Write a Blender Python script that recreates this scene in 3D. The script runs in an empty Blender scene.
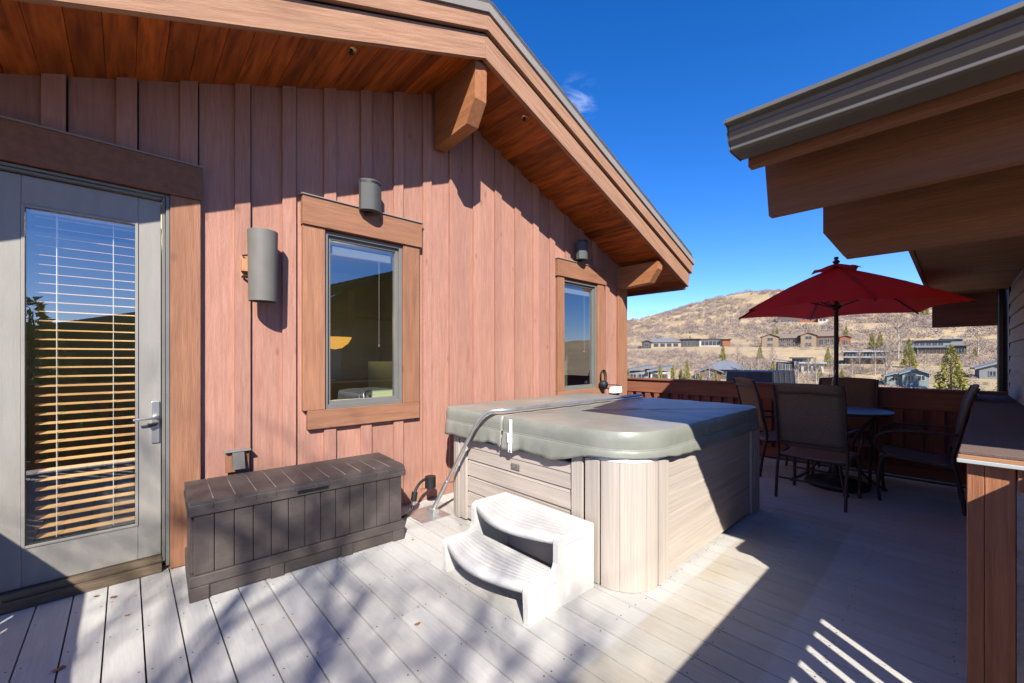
import bpy, math, random
import numpy as np
from mathutils import Vector, Matrix
random.seed(7); rng = np.random.default_rng(7)
R = math.radians
scn = bpy.context.scene
C = scn.collection

# ------------------------------------------------------------ camera
cam = bpy.data.cameras.new('camera'); camo = bpy.data.objects.new('camera', cam); C.objects.link(camo)
CAM_H = 1.38; YAW = R(43)
camo.location = (0, 0, CAM_H); camo.rotation_euler = (R(90), 0, -YAW)
cam.sensor_width = 36; cam.lens = 413.5/1024*36; cam.shift_y = 16.5/1024
cam.clip_start = 0.05; cam.clip_end = 4000
scn.camera = camo
# ------------------------------------------------------------ sky, sun, exposure
SUN = Vector((-0.51, -0.73, 0.665)).normalized()          # towards the sun
EL = math.asin(SUN.z); AZ = math.atan2(SUN.x, SUN.y)
w = bpy.data.worlds.new('World'); scn.world = w; w.use_nodes = True
nt = w.node_tree; nt.nodes.clear()
def N(nt, t, **k):
    n = nt.nodes.new(t)
    for a, b in k.items(): setattr(n, a, b)
    return n
out = N(nt, 'ShaderNodeOutputWorld'); bg = N(nt, 'ShaderNodeBackground'); sky = N(nt, 'ShaderNodeTexSky')
sky.sky_type = 'NISHITA'; sky.sun_disc = False; sky.sun_elevation = EL; sky.sun_rotation = AZ % (2*math.pi)
sky.altitude = 2000; sky.air_density = 1.0; sky.dust_density = 0.6; sky.ozone_density = 3.0
hs = N(nt, 'ShaderNodeHueSaturation'); hs.inputs['Saturation'].default_value = 1.34; hs.inputs['Hue'].default_value = 0.505; hs.inputs['Value'].default_value = 1.0
nt.links.new(sky.outputs[0], hs.inputs['Color'])
# a wisp of cirrus
tc = N(nt, 'ShaderNodeTexCoord'); mp = N(nt, 'ShaderNodeMapping'); mp.inputs['Scale'].default_value = (7, 7, 22)
cn = N(nt, 'ShaderNodeTexNoise'); cn.inputs['Scale'].default_value = 1.6; cn.inputs['Detail'].default_value = 8; cn.inputs['Roughness'].default_value = 0.62
cn.inputs['Distortion'].default_value = 0.6
nt.links.new(tc.outputs['Generated'], mp.inputs[0]); nt.links.new(mp.outputs[0], cn.inputs['Vector'])
vd = N(nt, 'ShaderNodeVectorMath', operation='DISTANCE')
CD = Vector((0.682+0.16*0.731, 0.731-0.16*0.682, 0.622)).normalized()
nt.links.new(tc.outputs['Generated'], vd.inputs[0]); vd.inputs[1].default_value = CD
fr = N(nt, 'ShaderNodeMapRange'); fr.inputs['From Min'].default_value = 0.0; fr.inputs['From Max'].default_value = 0.055
fr.inputs['To Min'].default_value = 0.45; fr.inputs['To Max'].default_value = 0; fr.interpolation_type = 'SMOOTHSTEP'
nt.links.new(vd.outputs['Value'], fr.inputs['Value'])
cr = N(nt, 'ShaderNodeMapRange'); cr.inputs['From Min'].default_value = 0.46; cr.inputs['From Max'].default_value = 0.80
cr.inputs['To Min'].default_value = 0; cr.inputs['To Max'].default_value = 1.0
nt.links.new(cn.outputs[0], cr.inputs['Value'])
mm = N(nt, 'ShaderNodeMath', operation='MULTIPLY'); nt.links.new(fr.outputs[0], mm.inputs[0]); nt.links.new(cr.outputs[0], mm.inputs[1])
mx = N(nt, 'ShaderNodeMixRGB'); mx.inputs['Color2'].default_value = (5, 5.6, 6.6, 1)
tn = N(nt, 'ShaderNodeMixRGB', blend_type='MULTIPLY'); tn.inputs['Fac'].default_value = 1; tn.inputs['Color2'].default_value = (0.92, 0.84, 0.98, 1); nt.links.new(hs.outputs[0], tn.inputs['Color1'])
nt.links.new(mm.outputs[0], mx.inputs['Fac']); nt.links.new(tn.outputs[0], mx.inputs['Color1'])
nt.links.new(mx.outputs[0], bg.inputs['Color']); bg.inputs['Strength'].default_value = 0.13
nt.links.new(bg.outputs[0], out.inputs[0])
sl = bpy.data.lights.new('sun', 'SUN'); so = bpy.data.objects.new('sun', sl); C.objects.link(so)
sl.energy = 5.0; sl.angle = R(0.53); sl.color = (1.0, 0.955, 0.87)
so.rotation_euler = (-SUN).to_track_quat('-Z', 'Y').to_euler(); so.location = (-20, -30, 30)
scn.view_settings.view_transform = 'Standard'; scn.view_settings.look = 'None'
scn.view_settings.exposure = 1.0; scn.view_settings.gamma = 1; scn.view_settings.use_curve_mapping = False
scn.render.engine = 'CYCLES'
try: scn.cycles.max_bounces = 8; scn.cycles.transparent_max_bounces = 12
except Exception: pass

# ------------------------------------------------------------ helpers
VW = (math.sin(YAW), math.cos(YAW)); RT = (math.cos(YAW), -math.sin(YAW))
def mat(name, col, col2=None, scale=(1, 1, 1), nscale=4.0, rough=0.7, spec=0.3, bump=0.0, bscale=None, rot=(0, 0, 0),
        rnd=0.0, detail=6, metal=0.0, contrast=1.0, knots=0.0, gen=None, hue=0.0, trans=0.0, coat=0.0, dirt=None, dirts=1.5):
    m = bpy.data.materials.new(name); m.use_nodes = True; t = m.node_tree; t.nodes.clear(); L = t.links.new
    o = N(t, 'ShaderNodeOutputMaterial'); b = N(t, 'ShaderNodeBsdfPrincipled')
    b.inputs['Roughness'].default_value = rough; b.inputs['Metallic'].default_value = metal
    b.inputs['Specular IOR Level'].default_value = spec; b.inputs['Coat Weight'].default_value = coat
    c = N(t, 'ShaderNodeTexCoord'); a = N(t, 'ShaderNodeAttribute', attribute_name='rnd')
    mp = N(t, 'ShaderNodeMapping'); mp.inputs['Scale'].default_value = scale; mp.inputs['Rotation'].default_value = rot
    if any(rot): mp.vector_type = 'TEXTURE'; mp.inputs['Scale'].default_value = tuple(1/q for q in scale)
    off = N(t, 'ShaderNodeCombineXYZ')
    mu = N(t, 'ShaderNodeMath', operation='MULTIPLY'); mu.inputs[1].default_value = 37.0
    L(a.outputs['Fac'], mu.inputs[0]); 
    for i in range(3): L(mu.outputs[0], off.inputs[i])
    L(c.outputs['Object'], mp.inputs[0])
    ad = N(t, 'ShaderNodeVectorMath', operation='ADD'); L(mp.outputs[0], ad.inputs[0]); L(off.outputs[0], ad.inputs[1])
    n = N(t, 'ShaderNodeTexNoise'); n.inputs['Scale'].default_value = nscale; n.inputs['Detail'].default_value = detail
    n.inputs['Roughness'].default_value = 0.6; n.inputs['Distortion'].default_value = 0.4 if knots else 0.1
    L(ad.outputs[0], n.inputs['Vector'])
    r = N(t, 'ShaderNodeMapRange'); r.inputs['From Min'].default_value = 0.5-0.22/contrast; r.inputs['From Max'].default_value = 0.5+0.22/contrast
    L(n.outputs[0], r.inputs['Value'])
    mix = N(t, 'ShaderNodeMixRGB'); mix.inputs['Color1'].default_value = (*col, 1); mix.inputs['Color2'].default_value = (*(col2 or col), 1)
    L(r.outputs[0], mix.inputs['Fac']); last = mix.outputs[0]
    if knots:
        v = N(t, 'ShaderNodeTexVoronoi'); v.inputs['Scale'].default_value = 1.0
        m2 = N(t, 'ShaderNodeMapping'); m2.inputs['Scale'].default_value = tuple(2.2+0.35*s for s in scale); m2.inputs['Rotation'].default_value = rot
        L(c.outputs['Object'], m2.inputs[0]); a2 = N(t, 'ShaderNodeVectorMath', operation='ADD'); L(m2.outputs[0], a2.inputs[0]); L(off.outputs[0], a2.inputs[1])
        L(a2.outputs[0], v.inputs['Vector'])
        k = N(t, 'ShaderNodeMapRange'); k.inputs['From Min'].default_value = 0.03; k.inputs['From Max'].default_value = 0.11
        k.inputs['To Min'].default_value = knots; k.inputs['To Max'].default_value = 0; L(v.outputs['Distance'], k.inputs['Value'])
        mk = N(t, 'ShaderNodeMixRGB'); mk.inputs['Color2'].default_value = (*[x*0.35 for x in (col2 or col)], 1)
        L(k.outputs[0], mk.inputs['Fac']); L(last, mk.inputs['Color1']); last = mk.outputs[0]
    if dirt:
        dn = N(t, 'ShaderNodeTexNoise'); dn.inputs['Scale'].default_value = dirts; dn.inputs['Detail'].default_value = 7; dn.inputs['Roughness'].default_value = 0.65
        L(c.outputs['Object'], dn.inputs['Vector'])
        dr = N(t, 'ShaderNodeMapRange'); dr.inputs['From Min'].default_value = 0.45; dr.inputs['From Max'].default_value = 0.75; dr.inputs['To Max'].default_value = dirt[3]
        L(dn.outputs[0], dr.inputs['Value'])
        dm = N(t, 'ShaderNodeMixRGB'); dm.inputs['Color2'].default_value = (*dirt[:3], 1)
        L(dr.outputs[0], dm.inputs['Fac']); L(last, dm.inputs['Color1']); last = dm.outputs[0]
    if rnd or hue:
        h = N(t, 'ShaderNodeHueSaturation')
        vr = N(t, 'ShaderNodeMapRange'); vr.inputs['To Min'].default_value = 1-rnd; vr.inputs['To Max'].default_value = 1+rnd
        L(a.outputs['Fac'], vr.inputs['Value']); L(vr.outputs[0], h.inputs['Value'])
        if hue:
            hr = N(t, 'ShaderNodeMapRange'); hr.inputs['To Min'].default_value = 0.5-hue; hr.inputs['To Max'].default_value = 0.5+hue
            fm = N(t, 'ShaderNodeMath', operation='FRACT'); f5 = N(t, 'ShaderNodeMath', operation='MULTIPLY'); f5.inputs[1].default_value = 7.13
            L(a.outputs['Fac'], f5.inputs[0]); L(f5.outputs[0], fm.inputs[0]); L(fm.outputs[0], hr.inputs['Value']); L(hr.outputs[0], h.inputs['Hue'])
        L(last, h.inputs['Color']); last = h.outputs[0]
    L(last, b.inputs['Base Color'])
    if bump:
        bn = N(t, 'ShaderNodeTexNoise'); bn.inputs['Scale'].default_value = bscale or nscale*3; bn.inputs['Detail'].default_value = 5
        L(ad.outputs[0], bn.inputs['Vector'])
        bp = N(t, 'ShaderNodeBump'); bp.inputs['Strength'].default_value = bump; bp.inputs['Distance'].default_value = 0.01
        L(bn.outputs[0], bp.inputs['Height']); L(bp.outputs[0], b.inputs['Normal'])
    if trans:
        tr = N(t, 'ShaderNodeBsdfTranslucent'); L(last, tr.inputs['Color']); ms = N(t, 'ShaderNodeMixShader'); ms.inputs[0].default_value = trans
        L(b.outputs[0], ms.inputs[1]); L(tr.outputs[0], ms.inputs[2]); L(ms.outputs[0], o.inputs[0])
    else: L(b.outputs[0], o.inputs[0])
    return m

class MB:
    def __init__(s): s.v = []; s.f = []; s.r = []; s.mi = []; s.sm = []; s.m = 0
    def add(s, vs, fs, r=None, smooth=False):
        n = len(s.v); r = random.random() if r is None else r
        s.v += [tuple(p) for p in vs]
        for f in fs: s.f.append([n+i for i in f]); s.r.append(r); s.mi.append(s.m); s.sm.append(smooth)
        return s
    def box(s, a, b, r=None, rot=None, piv=None):
        x0, y0, z0 = [min(a[i], b[i]) for i in range(3)]; x1, y1, z1 = [max(a[i], b[i]) for i in range(3)]
        vs = [(x0,y0,z0),(x1,y0,z0),(x1,y1,z0),(x0,y1,z0),(x0,y0,z1),(x1,y0,z1),(x1,y1,z1),(x0,y1,z1)]
        if rot:
            p = Vector(piv or [(a[i]+b[i])/2 for i in range(3)]); vs = [tuple(p+rot@(Vector(q)-p)) for q in vs]
        return s.add(vs, [(0,3,2,1),(4,5,6,7),(0,1,5,4),(1,2,6,5),(2,3,7,6),(3,0,4,7)], r)
    def prism(s, pts, vec, r=None, smooth=False):
        """closed polygon (3D points) swept along vec"""
        n = len(pts); vec = Vector(vec)
        a = [Vector(p) for p in pts]
        nrm = Vector((0, 0, 0))
        for i in range(n): nrm += a[i].cross(a[(i+1) % n])
        if nrm.dot(vec) < 0: a = a[::-1]
        vs = [tuple(p) for p in a]+[tuple(p+vec) for p in a]
        fs = [tuple(range(n-1, -1, -1)), tuple(range(n, 2*n))]
        s.add(vs, fs, r if r is not None else 0.5)
        return s.add(vs, [(i, (i+1) % n, n+(i+1) % n, n+i) for i in range(n)], r if r is not None else 0.5, smooth)
    def tube(s, path, rad, seg=10, r=None, closed=False, flat=None):
        P = [Vector(p) for p in path]; n = len(P); vs = []; up = None
        rads = rad if isinstance(rad, (list, tuple)) else [rad]*n
        for i in range(n):
            if closed: t = P[(i+1) % n]-P[i-1]
            else: t = P[min(i+1, n-1)]-P[max(i-1, 0)]
            t.normalize()
            if up is None:
                up = Vector((0, 0, 1)) if abs(t.z) < 0.9 else Vector((1, 0, 0))
            u = (up-t*up.dot(t)).normalized(); w_ = t.cross(u); up = u
            for k in range(seg):
                an = 2*math.pi*(k+0.5)/seg; q = P[i]+(u*math.cos(an)*(flat or 1)+w_*math.sin(an))*rads[i]; vs.append(tuple(q))
        fs = []
        for i in range(n if closed else n-1):
            j = (i+1) % n
            for k in range(seg): fs.append((i*seg+k, i*seg+(k+1) % seg, j*seg+(k+1) % seg, j*seg+k))
        s.add(vs, fs, r, smooth=seg > 4)
        if not closed:
            s.add(vs[:seg], [tuple(range(seg-1, -1, -1))], r); s.add(vs[-seg:], [tuple(range(seg))], r)
        return s
    def lathe(s, prof, c=(0, 0, 0), seg=28, r=None, axis='z', smooth=True):
        vs = []; 
        for (ra, z) in prof:
            for k in range(seg):
                a = 2*math.pi*k/seg; p = (ra*math.cos(a), ra*math.sin(a), z)
                if axis == 'y': p = (p[0], p[2], p[1])
                if axis == 'x': p = (p[2], p[0], p[1])
                vs.append((c[0]+p[0], c[1]+p[1], c[2]+p[2]))
        fs = [(i*seg+k, i*seg+(k+1) % seg, (i+1)*seg+(k+1) % seg, (i+1)*seg+k) for i in range(len(prof)-1) for k in range(seg)]
        return s.add(vs, fs, r, smooth)
    def build(s, name, mats, parent=None, bevel=0, local=False, seg=2):
        me = bpy.data.meshes.new(name)
        o3 = Vector((0, 0, 0)) if (local or parent is None) else world_loc(parent)
        me.from_pydata([(a[0]-o3.x, a[1]-o3.y, a[2]-o3.z) for a in s.v], [], s.f)
        at_ = me.attributes.new('rnd', 'FLOAT', 'FACE'); at_.data.foreach_set('value', np.array(s.r, dtype=np.float32))
        if not isinstance(mats, (list, tuple)): mats = [mats]
        for m_ in mats: me.materials.append(m_)
        me.polygons.foreach_set('material_index', s.mi); me.polygons.foreach_set('use_smooth', s.sm)
        me.update()
        o = bpy.data.objects.new(name, me); C.objects.link(o)
        if parent is not None: o.parent = parent
        if bevel:
            b = o.modifiers.new('bevel', 'BEVEL'); b.width = bevel; b.segments = seg; b.limit_method = 'ANGLE'; b.angle_limit = R(40); b.harden_normals = False
        return o
def world_loc(o):
    l = Vector((0, 0, 0))
    while o is not None: l = l+Vector(o.location); o = o.parent
    return l
def tag(o, label=None, cat=None, group=None, kind=None):
    if label: o['label'] = label
    if cat: o['category'] = cat
    if group: o['group'] = group
    if kind: o['kind'] = kind
    return o
def thing(name, loc, label, cat, group=None):
    o = bpy.data.objects.new(name, None); C.objects.link(o); o.location = loc; o.empty_display_size = 0.2
    return tag(o, label, cat, group)
def copy_tree(o, parent=None):
    c = o.copy(); C.objects.link(c); c.parent = parent
    for ch in list(o.children): copy_tree(ch, c)
    return c
def bez(a, b, c_, d, n=10):
    a, b, c_, d = map(Vector, (a, b, c_, d)); o = []
    for i in range(n+1):
        t = i/n; o.append(a*(1-t)**3+b*3*t*(1-t)**2+c_*3*t*t*(1-t)+d*t**3)
    return o

# ------------------------------------------------------------ materials
RA = math.atan(0.385)
M = {}
M['siding'] = mat('painted_siding', (0.395, 0.206, 0.150), (0.290, 0.142, 0.102), (9, 9, 0.7), 6, 0.75, 0.2, 0.4, 40, rnd=0.12, knots=0.55, contrast=1.0, dirt=(0.27, 0.13, 0.10, 0.35))
M['trim'] = mat('stained_trim', (0.315, 0.150, 0.084), (0.205, 0.092, 0.052), (5, 5, 0.4), 6, 0.65, 0.25, 0.3, 30, rnd=0.12, knots=0.5)
M['trimh'] = mat('stained_trim_level', (0.315, 0.150, 0.084), (0.205, 0.092, 0.052), (0.4, 5, 6), 6, 0.65, 0.25, 0.3, 30, rnd=0.1, knots=0.5)
M['rakeR'] = mat('rake_board_falling', (0.38, 0.215, 0.135), (0.225, 0.115, 0.068), (0.5, 6, 9), 5, 0.75, 0.2, 0.35, 25, rot=(0, RA, 0), rnd=0.1)
M['rakeL'] = mat('rake_board_rising', (0.38, 0.215, 0.135), (0.225, 0.115, 0.068), (0.5, 6, 9), 5, 0.75, 0.2, 0.35, 25, rot=(0, -RA, 0), rnd=0.1)
M['cedar'] = mat('cedar_soffit', (0.44, 0.105, 0.012), (0.16, 0.032, 0.004), (7, 0.7, 7), 3, 0.5, 0.35, 0.25, 14, rnd=0.32, knots=0.75, contrast=1.3)
M['bracket'] = mat('bracket_timber', (0.36, 0.155, 0.066), (0.24, 0.090, 0.036), (6, 0.6, 6), 4, 0.6, 0.3, 0.3, 20, knots=0.3)
M['metal_grey'] = mat('drip_metal', (0.24, 0.215, 0.195), (0.20, 0.18, 0.16), nscale=3, rough=0.6, spec=0.2)
M['shingle'] = mat('shingles', (0.06, 0.055, 0.05), (0.10, 0.09, 0.085), nscale=14, rough=0.95, bump=0.6)
M['frame'] = mat('window_metal', (0.15, 0.145, 0.13), (0.125, 0.12, 0.11), nscale=4, rough=0.5, spec=0.4)
M['darkgap'] = mat('dark_gasket', (0.015, 0.014, 0.013), rough=0.8)
M['door'] = mat('door_paint', (0.27, 0.25, 0.218), (0.23, 0.214, 0.188), (4, 4, 0.6), 5, 0.5, 0.4, 0.08, 30, dirt=(0.22, 0.205, 0.18, 0.35))
M['nickel'] = mat('brushed_nickel', (0.62, 0.59, 0.53), nscale=20, rough=0.35, metal=0.9)
M['slat'] = mat('wood_blind', (0.82, 0.50, 0.22), (0.68, 0.38, 0.14), (0.5, 5, 5), 5, 0.5, 0.35, rnd=0.1)
M['nickelrail'] = mat('rail_grey', (0.16, 0.16, 0.15))
M['cord'] = mat('blind_cord', (0.7, 0.68, 0.6))
M['room'] = mat('room_wall', (0.12, 0.145, 0.115), (0.105, 0.125, 0.10), rough=0.9)
M['paleroom'] = mat('room_panel', (0.42, 0.46, 0.26), rough=0.8)
M['sillwood'] = mat('weathered_sill', (0.20, 0.145, 0.095), (0.085, 0.062, 0.045), (0.6, 7, 10), 5, 0.8, 0.2, 0.5, 20, dirt=(0.05, 0.04, 0.02, 0.6), dirts=4)
M['brown'] = mat('brown_stained_board', (0.23, 0.105, 0.060), (0.155, 0.068, 0.038), (6, 0.5, 6), 4, 0.7, 0.25, 0.3, 25, rnd=0.1)
M['brownv'] = mat('brown_stained_post', (0.36, 0.155, 0.078), (0.22, 0.088, 0.042), (7, 7, 0.4), 5, 0.7, 0.25, 0.3, 25, rnd=0.12)
M['rail'] = mat('railing_stain', (0.29, 0.112, 0.062), (0.19, 0.070, 0.040), (7, 0.5, 7), 4, 0.7, 0.25, 0.25, 25, rnd=0.12)
M['railv'] = mat('railing_slat_stain', (0.30, 0.095, 0.050), (0.20, 0.060, 0.032), (7, 7, 0.5), 4, 0.7, 0.25, 0.25, 25, rnd=0.14)
M['gutter'] = mat('gutter_metal', (0.13, 0.118, 0.103), (0.095, 0.087, 0.075), (5, 0.5, 5), 3, 0.45, 0.5, metal=0.2, dirt=(0.12, 0.10, 0.08, 0.5))
M['lap'] = mat('grey_lap_siding', (0.34, 0.30, 0.27), (0.26, 0.23, 0.21), (0.6, 6, 9), 5, 0.75, 0.2, 0.3, 25, rnd=0.1)
M['cap'] = mat('granular_cap', (0.21, 0.145, 0.125), (0.12, 0.085, 0.075), nscale=160, rough=0.9, spec=0.08, bump=0.6, bscale=260, dirt=(0.16, 0.12, 0.10, 0.5))
M['plate_litedge'] = mat('plate_and_sunlit_edge', (0.42, 0.22, 0.11), (0.34, 0.17, 0.08), (4, 1, 4), 4, 0.6)  # sconce plate colour, also the tan of sunlight painted on the cap edge
M['flash'] = mat('flashing', (0.55, 0.57, 0.53), nscale=5, rough=0.4, metal=0.3)
M['boxp'] = mat('brown_resin', (0.078, 0.061, 0.055), (0.060, 0.047, 0.042), (3, 3, 12), 6, 0.55, 0.35, 0.25, 60, rnd=0.06, dirt=(0.13, 0.108, 0.095, 0.4), dirts=6)
M['spk'] = mat('speaker_grille', (0.085, 0.088, 0.088), (0.055, 0.057, 0.057), nscale=300, rough=0.6, bump=0.3)
M['sconce'] = mat('sconce_paint', (0.145, 0.137, 0.12), (0.12, 0.113, 0.10), nscale=6, rough=0.55, bump=0.15, bscale=200)
M['black'] = mat('black_rubber', (0.015, 0.015, 0.016), rough=0.5)
M['white'] = mat('white_plastic', (0.78, 0.78, 0.76), (0.72, 0.72, 0.70), nscale=8, rough=0.4)
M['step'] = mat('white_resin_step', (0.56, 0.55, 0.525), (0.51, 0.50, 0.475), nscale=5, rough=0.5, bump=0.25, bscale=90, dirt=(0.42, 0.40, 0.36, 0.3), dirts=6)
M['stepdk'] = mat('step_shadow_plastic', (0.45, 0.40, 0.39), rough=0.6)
M['cab'] = mat('cabinet_level_grain', (0.45, 0.390, 0.335), (0.32, 0.268, 0.226), (0.45, 0.45, 22), 3, 0.6, 0.3, 0.2, 10, rnd=0.05, contrast=0.9)
M['cabv'] = mat('cabinet_upright_grain', (0.455, 0.40, 0.345), (0.325, 0.275, 0.235), (22, 22, 0.4), 3, 0.6, 0.3, 0.2, 10, rnd=0.05, contrast=0.9)
M['shell'] = mat('tub_shell', (0.72, 0.70, 0.68), (0.66, 0.63, 0.60), nscale=12, rough=0.3)
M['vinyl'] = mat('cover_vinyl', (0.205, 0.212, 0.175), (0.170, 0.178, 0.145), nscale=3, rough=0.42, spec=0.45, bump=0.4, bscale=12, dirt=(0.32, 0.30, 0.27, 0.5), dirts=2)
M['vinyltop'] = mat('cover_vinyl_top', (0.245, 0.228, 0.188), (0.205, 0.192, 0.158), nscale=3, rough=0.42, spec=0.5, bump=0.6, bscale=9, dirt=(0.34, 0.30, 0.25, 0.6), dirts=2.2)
M['steel'] = mat('steel_tube', (0.62, 0.63, 0.63), nscale=4, rough=0.38, metal=0.85, dirt=(0.25, 0.25, 0.24, 0.5), dirts=12)
M['canvas'] = mat('red_canvas', (0.85, 0.045, 0.04), (0.78, 0.038, 0.034), nscale=3, rough=0.85, spec=0.15, bump=0.1, bscale=300, trans=0.58)
M['dkwood'] = mat('dark_pole', (0.05, 0.030, 0.022), (0.035, 0.02, 0.015), rough=0.5)
M['chairm'] = mat('chair_frame', (0.085, 0.052, 0.042), (0.065, 0.041, 0.034), nscale=10, rough=0.45, metal=0.2)
M['sling'] = mat('sling_weave', (0.30, 0.21, 0.135), (0.17, 0.115, 0.075), (60, 60, 6), 5, 0.8, 0.2, 0.3, 60, trans=0.25, contrast=1.4)
M['slingseat'] = mat('sling_weave_seat', (0.30, 0.21, 0.15), (0.17, 0.115, 0.085), (60, 6, 6), 5, 0.8, 0.2, 0.3, 60, contrast=1.4)
M['tabletop'] = mat('slate_table', (0.15, 0.13, 0.13), (0.08, 0.07, 0.07), nscale=14, rough=0.42, spec=0.35)
M['iron'] = mat('cast_base', (0.03, 0.025, 0.022), nscale=20, rough=0.5)
M['leaf'] = mat('dry_leaf', (0.32, 0.13, 0.04), (0.22, 0.08, 0.025), nscale=30, rough=0.8, rnd=0.3)
# glass that both shows what is behind it and mirrors the sky
def glass(name, f=0.30, tint=(0.93, 0.96, 0.94)):
    m = bpy.data.materials.new(name); m.use_nodes = True; t = m.node_tree; t.nodes.clear()
    o = N(t, 'ShaderNodeOutputMaterial'); tr = N(t, 'ShaderNodeBsdfTransparent'); tr.inputs[0].default_value = (*tint, 1)
    g = N(t, 'ShaderNodeBsdfGlossy'); g.inputs['Roughness'].default_value = 0.0; g.inputs[0].default_value = (0.95, 0.97, 1, 1)
    lw = N(t, 'ShaderNodeLayerWeight'); lw.inputs[0].default_value = 0.5; pw = N(t, 'ShaderNodeMath', operation='POWER'); pw.inputs[1].default_value = 3.0; t.links.new(lw.outputs['Facing'], pw.inputs[0])
    ad = N(t, 'ShaderNodeMath', operation='MULTIPLY_ADD'); ad.inputs[1].default_value = 0.6; ad.inputs[2].default_value = f
    t.links.new(pw.outputs[0], ad.inputs[0]); ms = N(t, 'ShaderNodeMixShader'); t.links.new(ad.outputs[0], ms.inputs[0])
    t.links.new(tr.outputs[0], ms.inputs[1]); t.links.new(g.outputs[0], ms.inputs[2]); t.links.new(ms.outputs[0], o.inputs[0]); return m
M['glass'] = glass('window_glass', 0.22)
M['farglass'] = mat('far_window', (0.03, 0.04, 0.05), rough=0.15, spec=0.8)
def emit(name, col, s):
    m = bpy.data.materials.new(name); m.use_nodes = True; t = m.node_tree; t.nodes.clear()
    o = N(t, 'ShaderNodeOutputMaterial'); e = N(t, 'ShaderNodeEmission'); e.inputs[0].default_value = (*col, 1); e.inputs[1].default_value = s
    t.links.new(e.outputs[0], o.inputs[0]); return m
M['lampglow'] = emit('lamp_glass', (1.0, 0.50, 0.08), 0.5)
M['lampwarm'] = emit('ceiling_lamp_glass', (1.0, 0.80, 0.5), 2.2)

# deck boards: composite, with an old stain left by a mat
def deck_mat():
    m = mat('deck_composite', (0.55, 0.53, 0.495), (0.46, 0.44, 0.41), (16, 1.2, 6), 5, 0.7, 0.25, 0.45, 60, rnd=0.06, dirt=(0.38, 0.355, 0.32, 0.5), dirts=1.7)
    t = m.node_tree; b = [n for n in t.nodes if n.type == 'BSDF_PRINCIPLED'][0]; src = b.inputs['Base Color'].links[0].from_socket
    c = N(t, 'ShaderNodeTexCoord'); sp = N(t, 'ShaderNodeSeparateXYZ'); L = t.links.new
    wn = N(t, 'ShaderNodeTexNoise'); wn.inputs['Scale'].default_value = 3; wn.inputs['Detail'].default_value = 4; L(c.outputs['Object'], wn.inputs[0])
    L(c.outputs['Object'], sp.inputs[0])
    def band(sock, lo, hi, soft, wob):
        ad = N(t, 'ShaderNodeMath', operation='MULTIPLY_ADD'); ad.inputs[1].default_value = wob; L(wn.outputs[0], ad.inputs[0]); L(sock, ad.inputs[2])
        a = N(t, 'ShaderNodeMapRange'); a.inputs['From Min'].default_value = lo; a.inputs['From Max'].default_value = lo+soft; L(ad.outputs[0], a.inputs['Value'])
        z = N(t, 'ShaderNodeMapRange'); z.inputs['From Min'].default_value = hi; z.inputs['From Max'].default_value = hi-soft; L(ad.outputs[0], z.inputs['Value'])
        q = N(t, 'ShaderNodeMath', operation='MULTIPLY'); L(a.outputs[0], q.inputs[0]); L(z.outputs[0], q.inputs[1]); return q.outputs[0]
    bx = band(sp.outputs[0], 1.2, 4.45, 0.03, 0.04); by = band(sp.outputs[1], 0.58, 1.15, 0.02, 0.03)
    q = N(t, 'ShaderNodeMath', operation='MULTIPLY'); L(bx, q.inputs[0]); L(by, q.inputs[1])
    wn2 = N(t, 'ShaderNodeMapRange'); wn2.inputs['From Min'].default_value = 0.3; wn2.inputs['From Max'].default_value = 0.7; wn2.inputs['To Min'].default_value = 0.35; wn2.inputs['To Max'].default_value = 0.85
    L(wn.outputs[0], wn2.inputs['Value']); q2 = N(t, 'ShaderNodeMath', operation='MULTIPLY'); L(q.outputs[0], q2.inputs[0]); L(wn2.outputs[0], q2.inputs[1])
    mx_ = N(t, 'ShaderNodeMixRGB', blend_type='MULTIPLY'); mx_.inputs['Color2'].default_value = (0.84, 0.76, 0.61, 1); L(q2.outputs[0], mx_.inputs['Fac']); L(src, mx_.inputs['Color1'])
    L(mx_.outputs[0], b.inputs['Base Color']); return m
M['deck'] = deck_mat()

# ------------------------------------------------------------ terrain
TH = YAW+R(32); US = (math.sin(TH), math.cos(TH)); UW = (math.cos(TH), -math.sin(TH))
PS = [(-900, 60), (-500, 55), (-300, 30), (-120, 2), (-60, -5), (20, -6.5), (45, -7.5), (70, -6.8), (100, -6.2), (130, -2.4), (165, -0.3), (190, 2.6), (235, 6.7), (283, 8.8), (330, 14.9), (420, 32.4), (520, 60), (600, 80), (680, 92), (800, 90), (1200, 40), (2200, -60)]
KW = [(-1500, 0.3), (-400, 0.35), (-179, 0.65), (-104, 0.86), (-44, 0.985), (0, 1.0), (142, 0.84), (300, 0.7), (700, 0.5), (1500, 0.4)]
def vnoise(x, y):
    return (np.sin(x*0.021+1.3)*np.cos(y*0.017-0.4)+0.6*np.sin(x*0.047+y*0.031)+0.35*np.sin(x*0.11-y*0.09+2)+0.2*np.sin(x*0.23+y*0.19))
def height(x, y):
    x = np.asarray(x, float); y = np.asarray(y, float)
    s = x*US[0]+y*US[1]; w_ = x*UW[0]+y*UW[1]
    z = np.interp(s, [p[0] for p in PS], [p[1] for p in PS]); k = np.interp(w_, [p[0] for p in KW], [p[1] for p in KW])
    z = np.where(z > 0, z*np.where(s > 0, k, 1), z)
    return z+vnoise(s, w_)*np.clip((s-230)/300, 0, 1)*3.2+0.25*vnoise(s*3, w_*3)*np.clip((abs(s)-60)/60, 0, 1)
def sw(s, w_): return s*US[0]+w_*UW[0], s*US[1]+w_*UW[1]
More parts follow.
